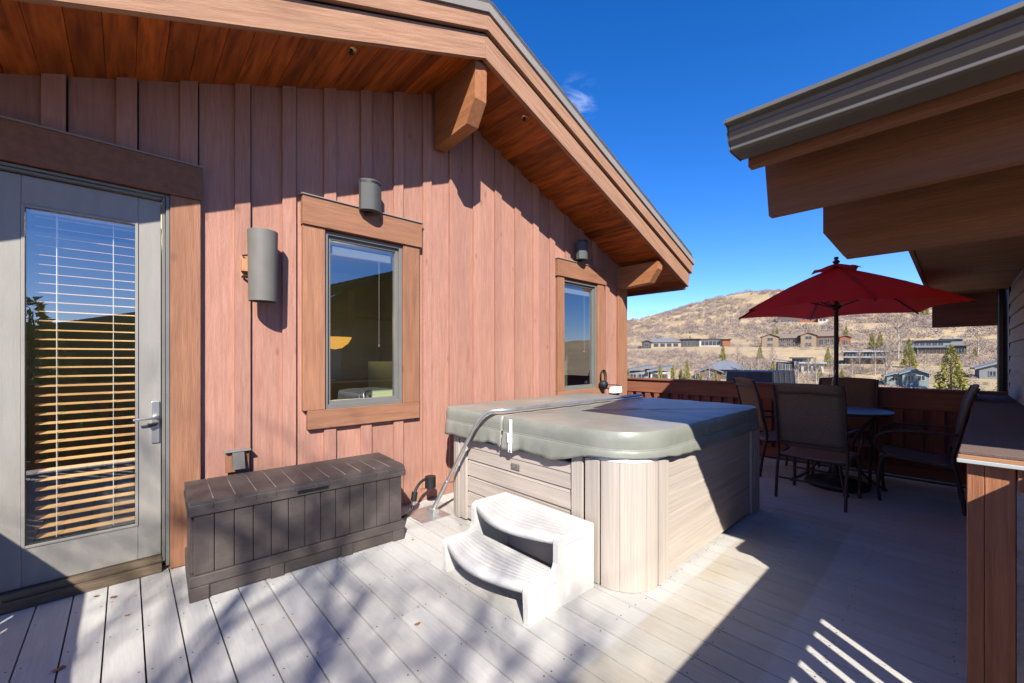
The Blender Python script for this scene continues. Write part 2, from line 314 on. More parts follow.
def gpos(px, d):
    """ground point seen in direction px at depth d from the deck"""
    lat = (px-512)/413.5*d; x = d*VW[0]+lat*RT[0]; y = d*VW[1]+lat*RT[1]
    return x, y, float(height(x, y))
gs = np.concatenate([np.linspace(-900, -60, 30), np.linspace(-40, 40, 12), np.linspace(50, 720, 170), np.linspace(740, 2200, 24)])
gw = np.concatenate([np.linspace(-1800, -420, 16), np.linspace(-400, 420, 150), np.linspace(440, 1800, 16)])
S_, W_ = np.meshgrid(gs, gw, indexing='ij'); X_, Y_ = sw(S_, W_); Z_ = height(X_, Y_)
vs = np.stack([X_, Y_, Z_], -1).reshape(-1, 3); nw = len(gw)
fs = [(i*nw+j, i*nw+j+1, (i+1)*nw+j+1, (i+1)*nw+j) for i in range(len(gs)-1) for j in range(nw-1)]
me = bpy.data.meshes.new('hillside'); me.from_pydata(vs.tolist(), [], fs); me.polygons.foreach_set('use_smooth', [True]*len(fs))
def ground_mat():
    m = mat('dry_grass_hill', (0.46, 0.335, 0.185), (0.34, 0.25, 0.15), (0.05, 0.05, 0.05), 1.2, 0.95, 0.1, detail=12)
    t = m.node_tree; b = [n for n in t.nodes if n.type == 'BSDF_PRINCIPLED'][0]; src = b.inputs['Base Color'].links[0].from_socket; L = t.links.new
    c = N(t, 'ShaderNodeTexCoord')
    for sc, lo, hi, col, am in ((0.012, 0.50, 0.62, (0.20, 0.19, 0.08), 0.4), (0.02, 0.55, 0.66, (0.36, 0.20, 0.11), 0.6), (0.5, 0.48, 0.62, (0.22, 0.17, 0.13), 0.6), (0.12, 0.5, 0.7, (0.25, 0.20, 0.165), 0.6)):
        n = N(t, 'ShaderNodeTexNoise'); n.inputs['Scale'].default_value = sc; n.inputs['Detail'].default_value = 8; n.inputs['Roughness'].default_value = 0.65; L(c.outputs['Object'], n.inputs[0])
        r = N(t, 'ShaderNodeMapRange'); r.inputs['From Min'].default_value = lo; r.inputs['From Max'].default_value = hi; r.inputs['To Max'].default_value = am; L(n.outputs[0], r.inputs['Value'])
        q = N(t, 'ShaderNodeMixRGB'); q.inputs['Color2'].default_value = (*col, 1); L(r.outputs[0], q.inputs['Fac']); L(src, q.inputs['Color1']); src = q.outputs[0]
    L(src, b.inputs['Base Color']); return m
me.materials.append(ground_mat()); go = bpy.data.objects.new('hillside', me); C.objects.link(go); tag(go, kind='structure')

# scrub: bare oak brush, one mass
def tri_cloud(centers, rads, hts, per, size, rs):
    n = len(centers); tot = n*per
    c = np.repeat(centers, per, 0); ra = np.repeat(rads, per); h = np.repeat(hts, per)
    u = rng.normal(size=(tot, 3)); u /= np.linalg.norm(u, axis=1)[:, None]; q = rng.random(tot)**0.4
    p = c+u*np.stack([ra*q, ra*q, h*q*0.55], 1); p[:, 2] += h*0.42
    d1 = rng.normal(size=(tot, 3)); d1[:, 2] = abs(d1[:, 2])*1.3+0.3; d1 /= np.linalg.norm(d1, axis=1)[:, None]
    d2 = rng.normal(size=(tot, 3)); d2 -= d1*(d1*d2).sum(1)[:, None]; d2 /= np.linalg.norm(d2, axis=1)[:, None]
    sz = (np.repeat(size, per)*(0.6+0.8*rng.random(tot)))[:, None]
    V = np.empty((tot*3, 3)); V[0::3] = p-d2*sz*0.28; V[1::3] = p+d2*sz*0.28; V[2::3] = p+d1*sz
    return V, np.repeat(np.repeat(rs, per)*0.7+rng.random(tot)*0.3, 1)
def cloud_mesh(name, V, rv, material, parent=None):
    n = len(V)//3; me = bpy.data.meshes.new(name); me.vertices.add(n*3); me.vertices.foreach_set('co', V.astype(np.float32).ravel())
    me.loops.add(n*3); me.loops.foreach_set('vertex_index', np.arange(n*3, dtype=np.int32)); me.polygons.add(n)
    me.polygons.foreach_set('loop_start', np.arange(0, n*3, 3, dtype=np.int32)); me.update(calc_edges=True); me.validate()
    a = me.attributes.new('rnd', 'FLOAT', 'FACE'); a.data.foreach_set('value', np.asarray(rv, dtype=np.float32))
    me.materials.append(material); o = bpy.data.objects.new(name, me); C.objects.link(o); o.parent = parent; return o
M['scrub'] = mat('bare_brush', (0.31, 0.245, 0.21), (0.22, 0.17, 0.145), nscale=0.06, rough=0.95, rnd=0.36, hue=0.015, spec=0.1)
cs = []; 
HOUSES = []   # (x, y, radius) kept clear
M['conif'] = mat('conifer_needles', (0.17, 0.17, 0.04), (0.28, 0.245, 0.06), nscale=1.5, rough=0.8, rnd=0.35, spec=0.15)
M['aspen'] = mat('aspen_bark', (0.42, 0.37, 0.30), (0.25, 0.22, 0.19), nscale=3, rough=0.9)
M['twig'] = mat('bare_twigs', (0.30, 0.235, 0.18), (0.20, 0.16, 0.125), nscale=2, rough=0.9, rnd=0.25)
M['bark'] = mat('bark', (0.10, 0.075, 0.055), (0.06, 0.045, 0.035), nscale=8, rough=0.95, bump=0.4)

# ------------------------------------------------------------ houses of the valley
wallm = {k: mat('far_wall_'+k, c, tuple(q*0.8 for q in c), nscale=0.6, rough=0.9) for k, c in dict(stone=(0.24, 0.18, 0.12), grey=(0.20, 0.20, 0.20), pale=(0.42, 0.41, 0.38), dark=(0.07, 0.06, 0.055), rust=(0.25, 0.09, 0.045), teal=(0.19, 0.24, 0.235), cream=(0.33, 0.27, 0.19), brown=(0.13, 0.085, 0.06)).items()}
roofm = {k: mat('far_roof_'+k, c, tuple(q*0.75 for q in c), nscale=1.5, rough=0.7) for k, c in dict(dark=(0.055, 0.06, 0.07), tan=(0.20, 0.15, 0.115), grey=(0.16, 0.17, 0.19), light=(0.33, 0.36, 0.40), rust=(0.24, 0.10, 0.06), slate=(0.22, 0.24, 0.245)).items()}
def valley_house(name, label, px, d, blocks, yaw=0.0, dz=0.0, sc=1.0):
    """blocks: list of (x0,x1,y0,y1,h,z0,wall,roof,kind,windows) in the house's own axes, x to the viewer's right, -y to the viewer"""
    x, y, z = gpos(px, d); z += dz
    lat = (px-512)/413.5; face = -YAW-math.atan(lat)*0.85+yaw
    t = thing(name, (x, y, z), label, 'house', 'houses on the hillside'); t.rotation_euler = (0, 0, face); t.scale = (sc, sc, sc)
    HOUSES.append((x, y, max(abs(b[0]) for b in blocks)+4))
    for (x0, x1, y0, y1, h, z0, wm, rm, kind, wins) in blocks:
        mb = MB(); mb.box((x0, y0, -3 if z0 == 0 else z0), (x1, y1, z0+h)); wl = mb.build('wall', wallm[wm], t, local=True)
        mb = MB(); e = 0.7; zt = z0+h
        if kind == 'flat': mb.box((x0-e, y0-e*1.3, zt+0.01), (x1+e, y1+e, zt+0.38))
        elif kind == 'shed': mb.prism([(x0-e, y0-e, zt-0.1), (x0-e, y0-e, zt+0.25), (x1+e, y0-e, zt+1.15), (x1+e, y0-e, zt+0.8)], (0, y1-y0+2*e, 0))
        elif kind == 'shedl': mb.prism([(x0-e, y0-e, zt+0.8), (x0-e, y0-e, zt+1.15), (x1+e, y0-e, zt+0.25), (x1+e, y0-e, zt-0.1)], (0, y1-y0+2*e, 0))
        elif kind == 'gable':      # ridge along y, gable towards the viewer
            xm = (x0+x1)/2; r_ = (x1-x0)*0.22
            mb.prism([(x0-e, y0-e, zt-0.15), (xm, y0-e, zt+r_), (x1+e, y0-e, zt-0.15), (x1+e, y0-e, zt+0.15), (xm, y0-e, zt+r_+0.35), (x0-e, y0-e, zt+0.15)], (0, y1-y0+2*e, 0))
            g = MB(); g.prism([(x0, y0, zt), (x1, y0, zt), (xm, y0, zt+r_-0.05)], (0, y1-y0, 0)); g.build('gable_wall', wallm[wm], t, local=True)
        elif kind == 'side':       # ridge along x
            ym = (y0+y1)/2; r_ = (y1-y0)*0.26
            mb.prism([(x0-e, y0-e, zt-0.1), (x0-e, ym, zt+r_), (x0-e, y1+e, zt-0.1), (x0-e, y1+e, zt+0.2), (x0-e, ym, zt+r_+0.35), (x0-e, y0-e, zt+0.2)], (x1-x0+2*e, 0, 0))
        elif kind == 'hip':
            a = (x0-e, y0-e, zt); b = (x1+e, y0-e, zt); c_ = (x1+e, y1+e, zt); dd = (x0-e, y1+e, zt); q = (y1-y0)/2; r_ = (y1-y0)*0.27
            p1 = (x0+q, (y0+y1)/2, zt+r_); p2 = (x1-q, (y0+y1)/2, zt+r_)
            mb.add([a, b, c_, dd, p1, p2], [(0, 1, 5, 4), (1, 2, 5), (2, 3, 4, 5), (3, 0, 4), (3, 2, 1, 0)])
        mb.build('roof', roofm[rm], t, local=True)
        for (wx0, wx1, wz0, wz1) in wins:
            mb = MB(); mb.box((wx0, y0-0.02, z0+wz0), (wx1, y0+0.05, z0+wz1)); wn_ = mb.build('window', M['farglass'], t, local=True)
            mb = MB()
            for a_, b_ in (((wx0-.12, wz0-.12), (wx0, wz1+.12)), ((wx1, wz0-.12), (wx1+.12, wz1+.12)), ((wx0, wz0-.12), (wx1, wz0)), ((wx0, wz1), (wx1, wz1+.12)), (((wx0+wx1)/2-.05, wz0), ((wx0+wx1)/2+.05, wz1))):
                mb.box((a_[0], y0-0.1, z0+a_[1]), (b_[0], y0+0.03, z0+b_[1]))
            mb.build('window_frame', wallm['grey'] if wm in ('dark', 'brown', 'grey', 'rust', 'stone') else wallm['brown'] if wm != 'teal' else wallm['pale'], wn_, local=True)
    return t
def wrow(n, x0, x1, z0, z1, gap=0.35):
    st = (x1-x0)/n; return [(x0+st*i+st*gap/2, x0+st*(i+1)-st*gap/2, z0, z1) for i in range(n)]
valley_house('stone_house', 'low cream stone house with grey hip roof, left of the long dark flat-roofed house', 664, 236,
    [(-9, 9, 0, 9, 3.2, 0, 'cream', 'grey', 'hip', wrow(4, -6, 8, 0.8, 2.4)), (-12, -7, -2, 6, 3.4, 0, 'dark', 'grey', 'gable', [(-10.6, -8.4, 0.8, 2.6)])])
valley_house('modern_house', 'long dark flat-roofed house with rust coloured walls below the grassy terrace', 705, 240,
    [(-13, -3, 0, 9, 4.4, 0, 'dark', 'dark', 'flat', wrow(3, -12, -5, 0.8, 3.4)), (-3, 9, 1, 9, 4.2, 0, 'pale', 'dark', 'flat', wrow(5, -2, 8, 0.9, 3.2, 0.2)), (9, 13, -1, 8, 4.0, 0, 'rust', 'dark', 'flat', [])])
valley_house('mountain_house', 'tan stone house with several gables, left of the umbrella pole', 798, 200,
    [(-15, -8, -1, 8, 5.2, 0, 'stone', 'tan', 'gable', [(-12.6, -10.4, 0.6, 1.9), (-12.6, -10.4, 3.4, 4.7)]),
     (-8, 1, 1.5, 9, 4.6, 0, 'brown', 'tan', 'side', wrow(3, -7.5, 0, 0.5, 2.0)+wrow(3, -7.5, 0, 2.9, 4.2)),
     (1, 7, -1.2, 8, 5.6, 0, 'stone', 'tan', 'gable', [(2.8, 5.2, 0.6, 1.9), (2.8, 5.2, 3.8, 5.1)]),
     (7, 16, 1, 9, 5.2, 0, 'brown', 'tan', 'side', wrow(3, 8, 15, 1.2, 3.6)), (16, 20, 0, 7, 4.4, 0, 'rust', 'tan', 'gable', [(17.2, 18.8, 1, 3)])])
valley_house('brown_house', 'brown house with reddish flat roofs highest on the hill, seen under the umbrella', 803, 335,
    [(-17, -2, 0, 9, 7.0, 0, 'brown', 'rust', 'flat', wrow(5, -16, -3, 1.0, 2.8)+wrow(5, -16, -3, 4.2, 6.2)), (-2, 10, 2, 10, 5.4, 0, 'rust', 'rust', 'shed', wrow(3, -1, 9, 2.0, 4.0)), (10, 16, 0, 8, 3.0, 0, 'pale', 'rust', 'flat', wrow(2, 10.5, 15, 0.8, 2.2))])
valley_house('grey_modern_house', 'grey modern house with stepped flat roofs among bare aspens', 800, 108,
    [(-5.8, -1.5, 0.5, 7, 3.0, 0, 'dark', 'grey', 'shedl', wrow(4, -5.5, -1.8, 0.8, 2.4, 0.25)), (-1.5, 2.6, -0.5, 7, 4.2, 0, 'grey', 'dark', 'flat', [(-1.0, 0.6, 2.4, 3.8), (1.0, 2.2, 2.4, 3.8)]), (0.2, 5.6, -1.6, 5, 2.7, 0, 'pale', 'light', 'flat', wrow(2, 0.6, 5.2, 0.6, 2.0))], sc=.85)
valley_house('white_roof_house', 'flat-roofed house with a pale roof and balcony windows, right of the umbrella pole', 866, 126,
    [(-6.2, 6.2, 0, 7, 4.6, 0, 'brown', 'light', 'flat', wrow(6, -5.8, 5.8, 2.9, 4.2, 0.2)+wrow(4, -5, 2, 0.4, 1.9)), (-6.4, 6.4, -1.6, 0, 0.25, 2.2, 'pale', 'light', 'flat', [])], sc=.8)
valley_house('dark_roof_house', 'long dark roofed house with a row of white framed glass doors', 934, 140,
    [(-8.4, 5.0, 1, 8, 5.4, 0, 'grey', 'dark', 'flat', wrow(6, -7.8, 3.0, 3.6, 4.8, 0.3)), (3.2, 8.4, 2, 9, 6.0, 0, 'grey', 'slate', 'flat', []), (-5.0, 4.0, -1.4, 1, 2.6, 0, 'pale', 'grey', 'flat', wrow(8, -4.8, 3.8, 0.2, 2.3, 0.22)), (4.2, 9.0, -1.0, 2, 3.0, 0, 'dark', 'dark', 'flat', [(4.8, 6.2, 0.4, 2.4), (6.8, 8.4, 0.4, 2.4)])], sc=.82)
valley_house('town_house', 'grey low-pitched town house roof behind conifers at the left end of the railing', 647, 76,
    [(-3.6, 0.2, 0, 6, 3.2, 0, 'grey', 'grey', 'shed', wrow(2, -3.2, -0.2, 1.8, 2.7)), (0.6, 4.0, -0.4, 6, 3.2, 0, 'pale', 'grey', 'shed', wrow(2, 0.8, 3.6, 1.8, 2.7)), (-3.6, 4.0, -1.6, 0, 1.6, 0, 'pale', 'slate', 'flat', [])], dz=2.3)
valley_house('hip_roof_house', 'low brown house with dark grey hip roof among bare trees, above the metal clad chimney', 726, 104,
    [(-5.0, 5.4, 0, 8, 2.2, 0, 'brown', 'grey', 'hip', wrow(3, -4, 4, 0.8, 1.9)), (-6.2, -1.4, -2.5, 3, 1.6, 0, 'brown', 'grey', 'gable', [(-4.6, -3, 0.5, 1.4)])], dz=.3)
valley_house('teal_house', 'teal house with two low gables just beyond the railing, behind the far patio chair', 905, 84,
    [(-3.4, -0.3, 0, 5, 2.0, 0, 'teal', 'slate', 'gable', [(-2.4, -1.4, 0.8, 1.7)]), (-0.6, 4.2, -1.2, 6, 2.7, 0, 'teal', 'slate', 'gable', [(0.4, 1.4, 1.2, 2.3), (2.2, 3.4, 1.2, 2.3)]), (2.6, 3.2, 1, 1.8, 3.2, 0, 'teal', 'slate', 'flat', [])], dz=.4, sc=.8)
valley_house('grey_house', 'grey gabled house partly hidden by the downspout', 1000, 84,
    [(-2.8, 2.6, 0, 6, 2.7, 0, 'grey', 'slate', 'gable', [(-1.4, -0.6, 1.3, 2.2), (0.4, 1.4, 1.3, 2.2)])], dz=-.6)

t = thing('reflection_mass', (-2.0, -17, -6), 'added dark brown house shape, standing in for the hill mirrored in the door glass', 'house')  # unseen house added as a dark mass for the door glass to mirror
q_ = MB(); q_.box((-9, -24, -6), (9, -16, 0.6)); q_.build('wall', wallm['dark'], t)
q_ = MB(); q_.prism([(-10, -15, 0.5), (0.6, -15, 3.3), (10, -15, 0.8), (10, -15, 0.5), (0.6, -15, 3.0), (-10, -15, 0.2)][::-1], (0, -10, 0)); q_.build('roof', roofm['dark'], t)
q_ = MB(); q_.prism([(-9, -16, 0.4), (0.6, -16, 3.0), (9, -16, 0.5)], (0, -7, 0)); q_.build('gable_wall', wallm['dark'], t)
# brush scatter (kept off the houses)
def scatter(n, s0, s1, r0, r1, per, szf, dens=None, w0=-330, w1=330):
    s = s0+(s1-s0)*rng.random(n); w_ = w0+(w1-w0)*rng.random(n); x, y = sw(s, w_)
    k = np.ones(n, bool)
    # thickets: keep by a patch function
    patch = np.sin(s*0.055+np.sin(w_*0.03)*2)+np.sin(w_*0.047+s*0.02+1)+0.8*np.sin(w_*0.13+s*0.09)
    k &= patch > (dens if dens is not None else -0.3)
    for (hx, hy, hr) in HOUSES: k &= (x-hx)**2+(y-hy)**2 > hr*hr*0.55
    lat = (x*RT[0]+y*RT[1])/np.maximum(x*VW[0]+y*VW[1], 1)
    k &= (lat > 0.2) & (lat < 1.35)
    x, y = x[k], y[k]; m_ = len(x); z = height(x, y)
    ra = r0+(r1-r0)*rng.random(m_); ht = ra*(1.0+0.5*rng.random(m_))
    return tri_cloud(np.stack([x, y, z], 1), ra, ht, per, ra*szf, rng.random(m_))
Vs = []; Rs = []
for a in (scatter(9000, 62, 190, 0.4, 1.4, 110, 0.20, -0.9, -120, 170), scatter(8500, 180, 330, 0.8, 2.1, 95, 0.21, 0.1), scatter(17000, 320, 760, 1.2, 3.2, 62, 0.27, -1.5)):
    Vs.append(a[0]); Rs.append(a[1])
sc = cloud_mesh('scrub', np.concatenate(Vs), np.concatenate(Rs), M['scrub']); tag(sc, 'bare grey brown scrub oak covering the hillside', 'scrub', kind='stuff')

# conifers
def conifer_mesh(seed, n=3200):
    r = np.random.default_rng(seed)
    h = r.random(n)**0.75; ht = 1-h                     # height fraction, fewer at the top
    lay = np.sin(ht*34+seed)*0.10
    rad = (1-ht)**0.85*0.27*(0.9+lay)*(0.35+0.65*r.random(n)**0.45)+0.01
    an = r.random(n)*2*math.pi; rad *= 1+0.34*np.sin(an*4+ht*17+seed)
    c = np.stack([rad*np.cos(an), rad*np.sin(an), 0.08+ht*0.92-rad*0.25], 1)
    d = np.stack([np.cos(an), np.sin(an), -0.25+0.5*r.random(n)], 1)+r.normal(size=(n, 3))*0.35; d /= np.linalg.norm(d, axis=1)[:, None]
    e = r.normal(size=(n, 3)); e -= d*(d*e).sum(1)[:, None]; e /= np.linalg.norm(e, axis=1)[:, None]
    s_ = (0.020+0.032*(1-ht)*r.random(n))[:, None]
    V = np.empty((n*3, 3)); V[0::3] = c-e*s_*0.45; V[1::3] = c+e*s_*0.45; V[2::3] = c+d*s_*1.3
    return V, r.random(n)
CON = []
for sd in (1, 2, 3):
    V, rv = conifer_mesh(sd); o = cloud_mesh('crown', V, rv, M['conif']); CON.append(o.data); bpy.data.objects.remove(o)
tk = MB(); tk.tube([(0, 0, -0.1), (0, 0, 0.5), (0, 0, 0.95)], [0.022, 0.014, 0.003], 7); tko = tk.build('trunk', M['bark']); TRK = tko.data; bpy.data.objects.remove(tko)
def conifer(px, d, h, label, wide=1.0):
    x, y, z = gpos(px, d); i = random.randrange(3)
    t = thing('conifer', (x, y, z-0.1), label, 'tree', 'conifers on the hillside')
    for nm, dt in (('trunk', TRK), ('crown', CON[i])):
        o = bpy.data.objects.new(nm, dt); C.objects.link(o); o.parent = t; o.scale = (h*wide, h*wide, h); o.rotation_euler = (0, 0, random.random()*6)
cl = [
 (628, 52, 4.6, 'narrow conifer touching the house corner above the railing end'),
 (638, 54, 3.6, 'short conifer, second from the house corner, before the grey town house'),
 (653, 50, 3.6, 'broad low conifer before the right half of the grey town house'),
 (660, 60, 4.6, 'slim conifer at the right end of the grey town house'),
 (673, 55, 4.8, 'left of the two tall conifers between town house and hip roof'),
 (681, 58, 4.2, 'dark bushy conifer squeezed between the two tall conifers'),
 (687, 56, 5.4, 'right and taller of the two tall conifers between town house and hip roof'),
 (701, 60, 3.4, 'small pale conifer left of the dark grey hip roof'),
 (716, 66, 3.2, 'small conifer at the left eave of the dark grey hip roof'),
 (723, 150, 6.5, 'yellowish conifer rising behind the dark grey hip roof'),
 (690, 262, 7.5, 'lone small conifer above the long dark flat-roofed house'),
 (734, 74, 2.6, 'little conifer before the dark grey hip roof'),
 (750, 92, 4.6, 'conifer at the right end of the dark grey hip roof'),
 (760, 150, 6.0, 'conifer on the slope below the tan stone house'),
 (773, 104, 4.4, 'dark conifer left of the grey modern house'),
 (773, 250, 7.0, 'left one of the two small conifers above the tan stone house'),
 (777, 256, 8.0, 'right one of the two small conifers above the tan stone house'),
 (790, 245, 6.5, 'conifer behind the gables of the tan stone house'),
 (820, 94, 4.0, 'conifer at the right corner of the grey modern house'),
 (828, 118, 6.2, 'tall conifer against the umbrella pole'),
 (842, 84, 4.6, 'young conifer just right of the umbrella pole'),
 (846, 215, 9.5, 'conifer alone on the slope right of the umbrella pole'),
 (872, 165, 7.0, 'left one of the pair of conifers above the white roofed house'),
 (880, 160, 7.6, 'right one of the pair of conifers above the white roofed house'),
 (909, 112, 8.2, 'tall narrow conifer left of the long dark roofed house'),
 (951, 76, 6.4, 'broad yellow green conifer standing alone above the railing right of the teal house'),
 (925, 330, 14, 'yellow green conifer beside the porch ceiling edge high on the hill'),
 (919, 340, 11, 'smaller yellow conifer high on the hill left of the porch ceiling edge'),
 (975, 128, 3.5, 'low dark conifer on the lawn right of the long dark roofed house')]
for px, d, h, lb in cl: conifer(px, d, h+(2.9 if d < 80 else 0), lb, 0.95 if px in (951, 653) else (0.5 if d < 80 else 0.72))
# one conifer behind the deck, mirrored in the door glass
def place_con(x, y, z, h, lb):
    t = thing('conifer', (x, y, z), lb, 'tree', 'conifers behind the deck')
    for nm, dt in (('trunk', TRK), ('crown', CON[0])):
        o = bpy.data.objects.new(nm, dt); C.objects.link(o); o.parent = t; o.scale = (h, h, h)
place_con(-2.25, -13, -6, 9.3, 'conifer mirrored in the lower left of the door glass')

# bare aspens
def grow(mb, p, d, ln, r, lev, maxlev, up=0.25, spread=0.55, nb=3, rr=random):
    n = 3; pts = [Vector(p)]; q = Vector(p); dd = Vector(d)
    for i in range(n):
        dd = (dd+Vector((rr.gauss(0, .10), rr.gauss(0, .10), rr.gauss(0, .06)+up*0.1))).normalized(); q = q+dd*ln/n; pts.append(q.copy())
    mb.tube(pts, [r*(1-0.45*i/n) for i in range(n+1)], 6 if lev < 2 else 4)
    if lev < maxlev:
        for k in range(nb+(1 if lev == 0 else 0)):
            f = 0.35+0.65*(k+rr.random()*0.6)/nb; f = min(f, 1); j = min(int(f*n), n-1)
            b = pts[j].lerp(pts[j+1], f*n-j) if f < 1 else pts[-1]
            a = rr.random()*6.283; s_ = Vector((math.cos(a), math.sin(a), 0))
            nd = (dd*(1-spread)+s_*spread+Vector((0, 0, up*0.5))).normalized()
            grow(mb, b, nd, ln*(0.55+0.2*rr.random()), r*0.5, lev+1, maxlev, up, spread, nb, rr)
ASP = []
for sd in (11, 12, 13):
    rr = random.Random(sd); t1 = MB(); t1.tube([(0, 0, -0.05), (0.01, 0, 0.4), (0, 0.01, 0.75), (0, 0, 0.98)], [0.016, 0.012, 0.007, 0.002], 6)
    t2 = MB()
    for k in range(30):
        z = 0.18+0.78*k/30; a = rr.random()*6.28; l = 0.24*(1.1-z)
        grow(t2, (0, 0, z), (math.cos(a)*0.6, math.sin(a)*0.6, 0.8), l+0.03, 0.0045, 1, 3, 0.5, 0.45, 3, rr)
    a = t1.build('trunk', M['aspen']); b = t2.build('crown', M['twig']); ASP.append((a.data, b.data)); bpy.data.objects.remove(a); bpy.data.objects.remove(b)
al = [(758, 96, 7.6, 'bare pale tree between the hip roof and the grey modern house'), (764, 90, 6.6, 'slim bare tree left of the grey modern house'),
 (752, 84, 5.4, 'low bare tree behind the metal clad chimney'), (743, 100, 6.5, 'bare tree behind the right end of the dark hip roof'), (709, 84, 5.0, 'bare tree before the left gable of the hip roof house'), (700, 72, 4.0, 'low bare tree left of the hip roof house'),
 (798, 74, 4.6, 'bare tree right before the grey modern house'), (808, 80, 5.2, 'bare tree at the right front of the grey modern house'), (790, 70, 4.0, 'small bare tree above the right end of the metal clad chimney'),
 (816, 72, 5.6, 'bare tree left of the umbrella pole'), (852, 92, 5.6, 'bare tree before the left end of the white roofed house'), (860, 100, 6.4, 'bare tree before the middle of the white roofed house'), (875, 96, 6.2, 'bare tree before the right end of the white roofed house'),
 (891, 104, 11.0, 'tallest bare aspen, right of the white roofed house'), (898, 128, 16.0, 'bare aspen with a long trunk left of the tall narrow conifer'), (886, 88, 7.0, 'bare aspen above the gables of the teal house'),
 (902, 122, 8.0, 'bare aspen directly left of the tall narrow conifer'), (978, 130, 7.5, 'wide bare tree on the slope right of the long dark roofed house'), (925, 96, 4.0, 'bare shrub tree before the white glass doors'), (970, 110, 4.6, 'bare shrub tree left of the downspout'),
 (668, 62, 4.2, 'bare tree right of the grey town house'), (695, 66, 4.2, 'bare tree before the long dark flat-roofed house'), (738, 120, 7.0, 'bare tree above the ridge of the dark hip roof'), (772, 120, 7.4, 'bare tree below the tan stone house'), (832, 100, 6.0, 'bare tree touching the umbrella pole')]
for px, d, h, lb in al:
    h += 2.3*(d < 90)
    x, y, z = gpos(px, d); i = random.randrange(3); t = thing('bare_tree', (x, y, z-0.1), lb, 'tree', 'bare trees below the hill'); wd = 1.9 if 'wide' in lb or 'shrub' in lb else 1.15
    for nm, dt in (('trunk', ASP[i][0]), ('crown', ASP[i][1])):
        o = bpy.data.objects.new(nm, dt); C.objects.link(o); o.parent = t; o.scale = (h*wd, h*wd, h); o.rotation_euler = (0, 0, random.random()*6)

# bare tree behind the deck whose branches throw the dappled shade
rr = random.Random(8)
t = thing('bare_tree', (-5.2, -5.2, -6), 'large leafless tree behind the deck that shades the boards', 'tree')
mb = MB(); mb.tube([(-5.2, -5.2, -6), (-5.1, -5.0, 0), (-4.55, -4.9, 5.0)], [0.18, 0.13, 0.075], 10); mb.build('trunk', M['bark'], t)
mb = MB()
for k in range(13):
    a = k*2.4; grow(mb, (-4.55, -4.9, 4.0+0.13*k), (math.cos(a)*0.8, math.sin(a)*0.8, 0.95), 1.5, 0.047, 0, 4, 0.25, 0.58, 3, rr)
mb.build('crown', M['bark'], t)

# ------------------------------------------------------------ deck
X0, SP = -0.366, 0.1427
mb = MB()
k0, k1 = -14, 50
for k in range(k0, k1):
    a = X0+k*SP+0.0032+0.001*random.random(); b = X0+(k+1)*SP-0.0032
    if a < -2.2 or b > 6.62: continue
    y1 = 3.56 if b < 5.9 else 5.2
    # butt joints here and there
    cuts = [-0.62, y1]
    if k % 3 == 1: cuts = [-0.62, 1.62+0.4*((k*7) % 3), y1]
    for i in range(len(cuts)-1):
        mb.box((a, cuts[i]+(0.002 if i else 0), -0.026), (b, cuts[i+1], 0.0))
mb.m = 1
for k in range(k0, k1):
    for yy in np.arange(-0.4, 3.5, 0.405):
        for q in (0.022, SP-0.022):
            x = X0+k*SP+q; 
            if x < -2.2 or x > 6.6: continue
            if random.random() < 0.25: continue
            yj = yy+random.gauss(0, .006); rr_ = 0.0042
            mb.add([(x+rr_*math.cos(t_), yj+rr_*math.sin(t_), 0.0008) for t_ in np.linspace(0, 6.283, 7)[:-1]], [tuple(range(6))])
dk = mb.build('deck', [M['deck'], M['darkgap']], None, 0); tag(dk, kind='structure')
mb = MB(); 
for yy in np.arange(-0.4, 5.0, 0.405): mb.box((-2.2, yy-0.02, -0.22), (6.6, yy+0.02, -0.027))
mb.box((-2.25, -0.66, -0.26), (6.64, -0.62, -0.002)); mb.box((6.62, -0.62, -0.26), (6.66, 5.2, -0.002)); mb.box((-2.2, -0.6, -0.5), (6.6, 3.5, -0.45))
dj = mb.build('deck_joists', M['brown']); tag(dj, kind='structure')

# ------------------------------------------------------------ main house
H = thing('house', (2.3, 3.53, 0), 'chalet house wall of pinkish brown board and batten siding under a cedar gable', 'house')
WY = 3.53; SL = 0.391; PKX = 2.287; PKZ = 4.012
SR = 0.378
def soff(x): return PKZ-(SL*(PKX-x) if x < PKX else SR*(x-PKX))
DO = (-1.12, 0.205)      # door opening
W1 = (1.18, 1.875, 0.96, 2.42); W2 = (4.19, 4.93, 0.94, 2.42)
holes = [(DO[0], DO[1], 0.0, 2.44), W1, W2]
mb = MB()
# boards between battens, cut round the openings, tops follow the soffit
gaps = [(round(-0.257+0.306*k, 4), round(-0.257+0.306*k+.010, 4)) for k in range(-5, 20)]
xs = sorted(set([-2.0, 5.70]+[v for g in gaps for v in g]+[q for h in holes for q in h[:2]])); xs = [x for x in xs if -2.0 <= x <= 5.70]
PK = PKX
xs = sorted(set(xs+[PK]))
def wallpiece(x0, x1, z0, z1a, z1b, y0=WY, th=0.02, r=None):
    mb.prism([(x0, y0, z0), (x1, y0, z0), (x1, y0, z1b), (x0, y0, z1a)], (0, th, 0), r)
for i in range(len(xs)-1):
    x0, x1 = xs[i], xs[i+1]; xm = (x0+x1)/2; r_ = random.random()
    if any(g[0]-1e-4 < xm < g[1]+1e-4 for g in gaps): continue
    hh = [h for h in holes if h[0] < xm < h[1]]
    if hh:
        h = hh[0]
        if h[2] > 0: wallpiece(x0, x1, -0.02, h[2], h[2], r=r_)
        wallpiece(x0, x1, h[3], soff(x0), soff(x1), r=r_)
    else: wallpiece(x0, x1, -0.02, soff(x0), soff(x1), r=r_)
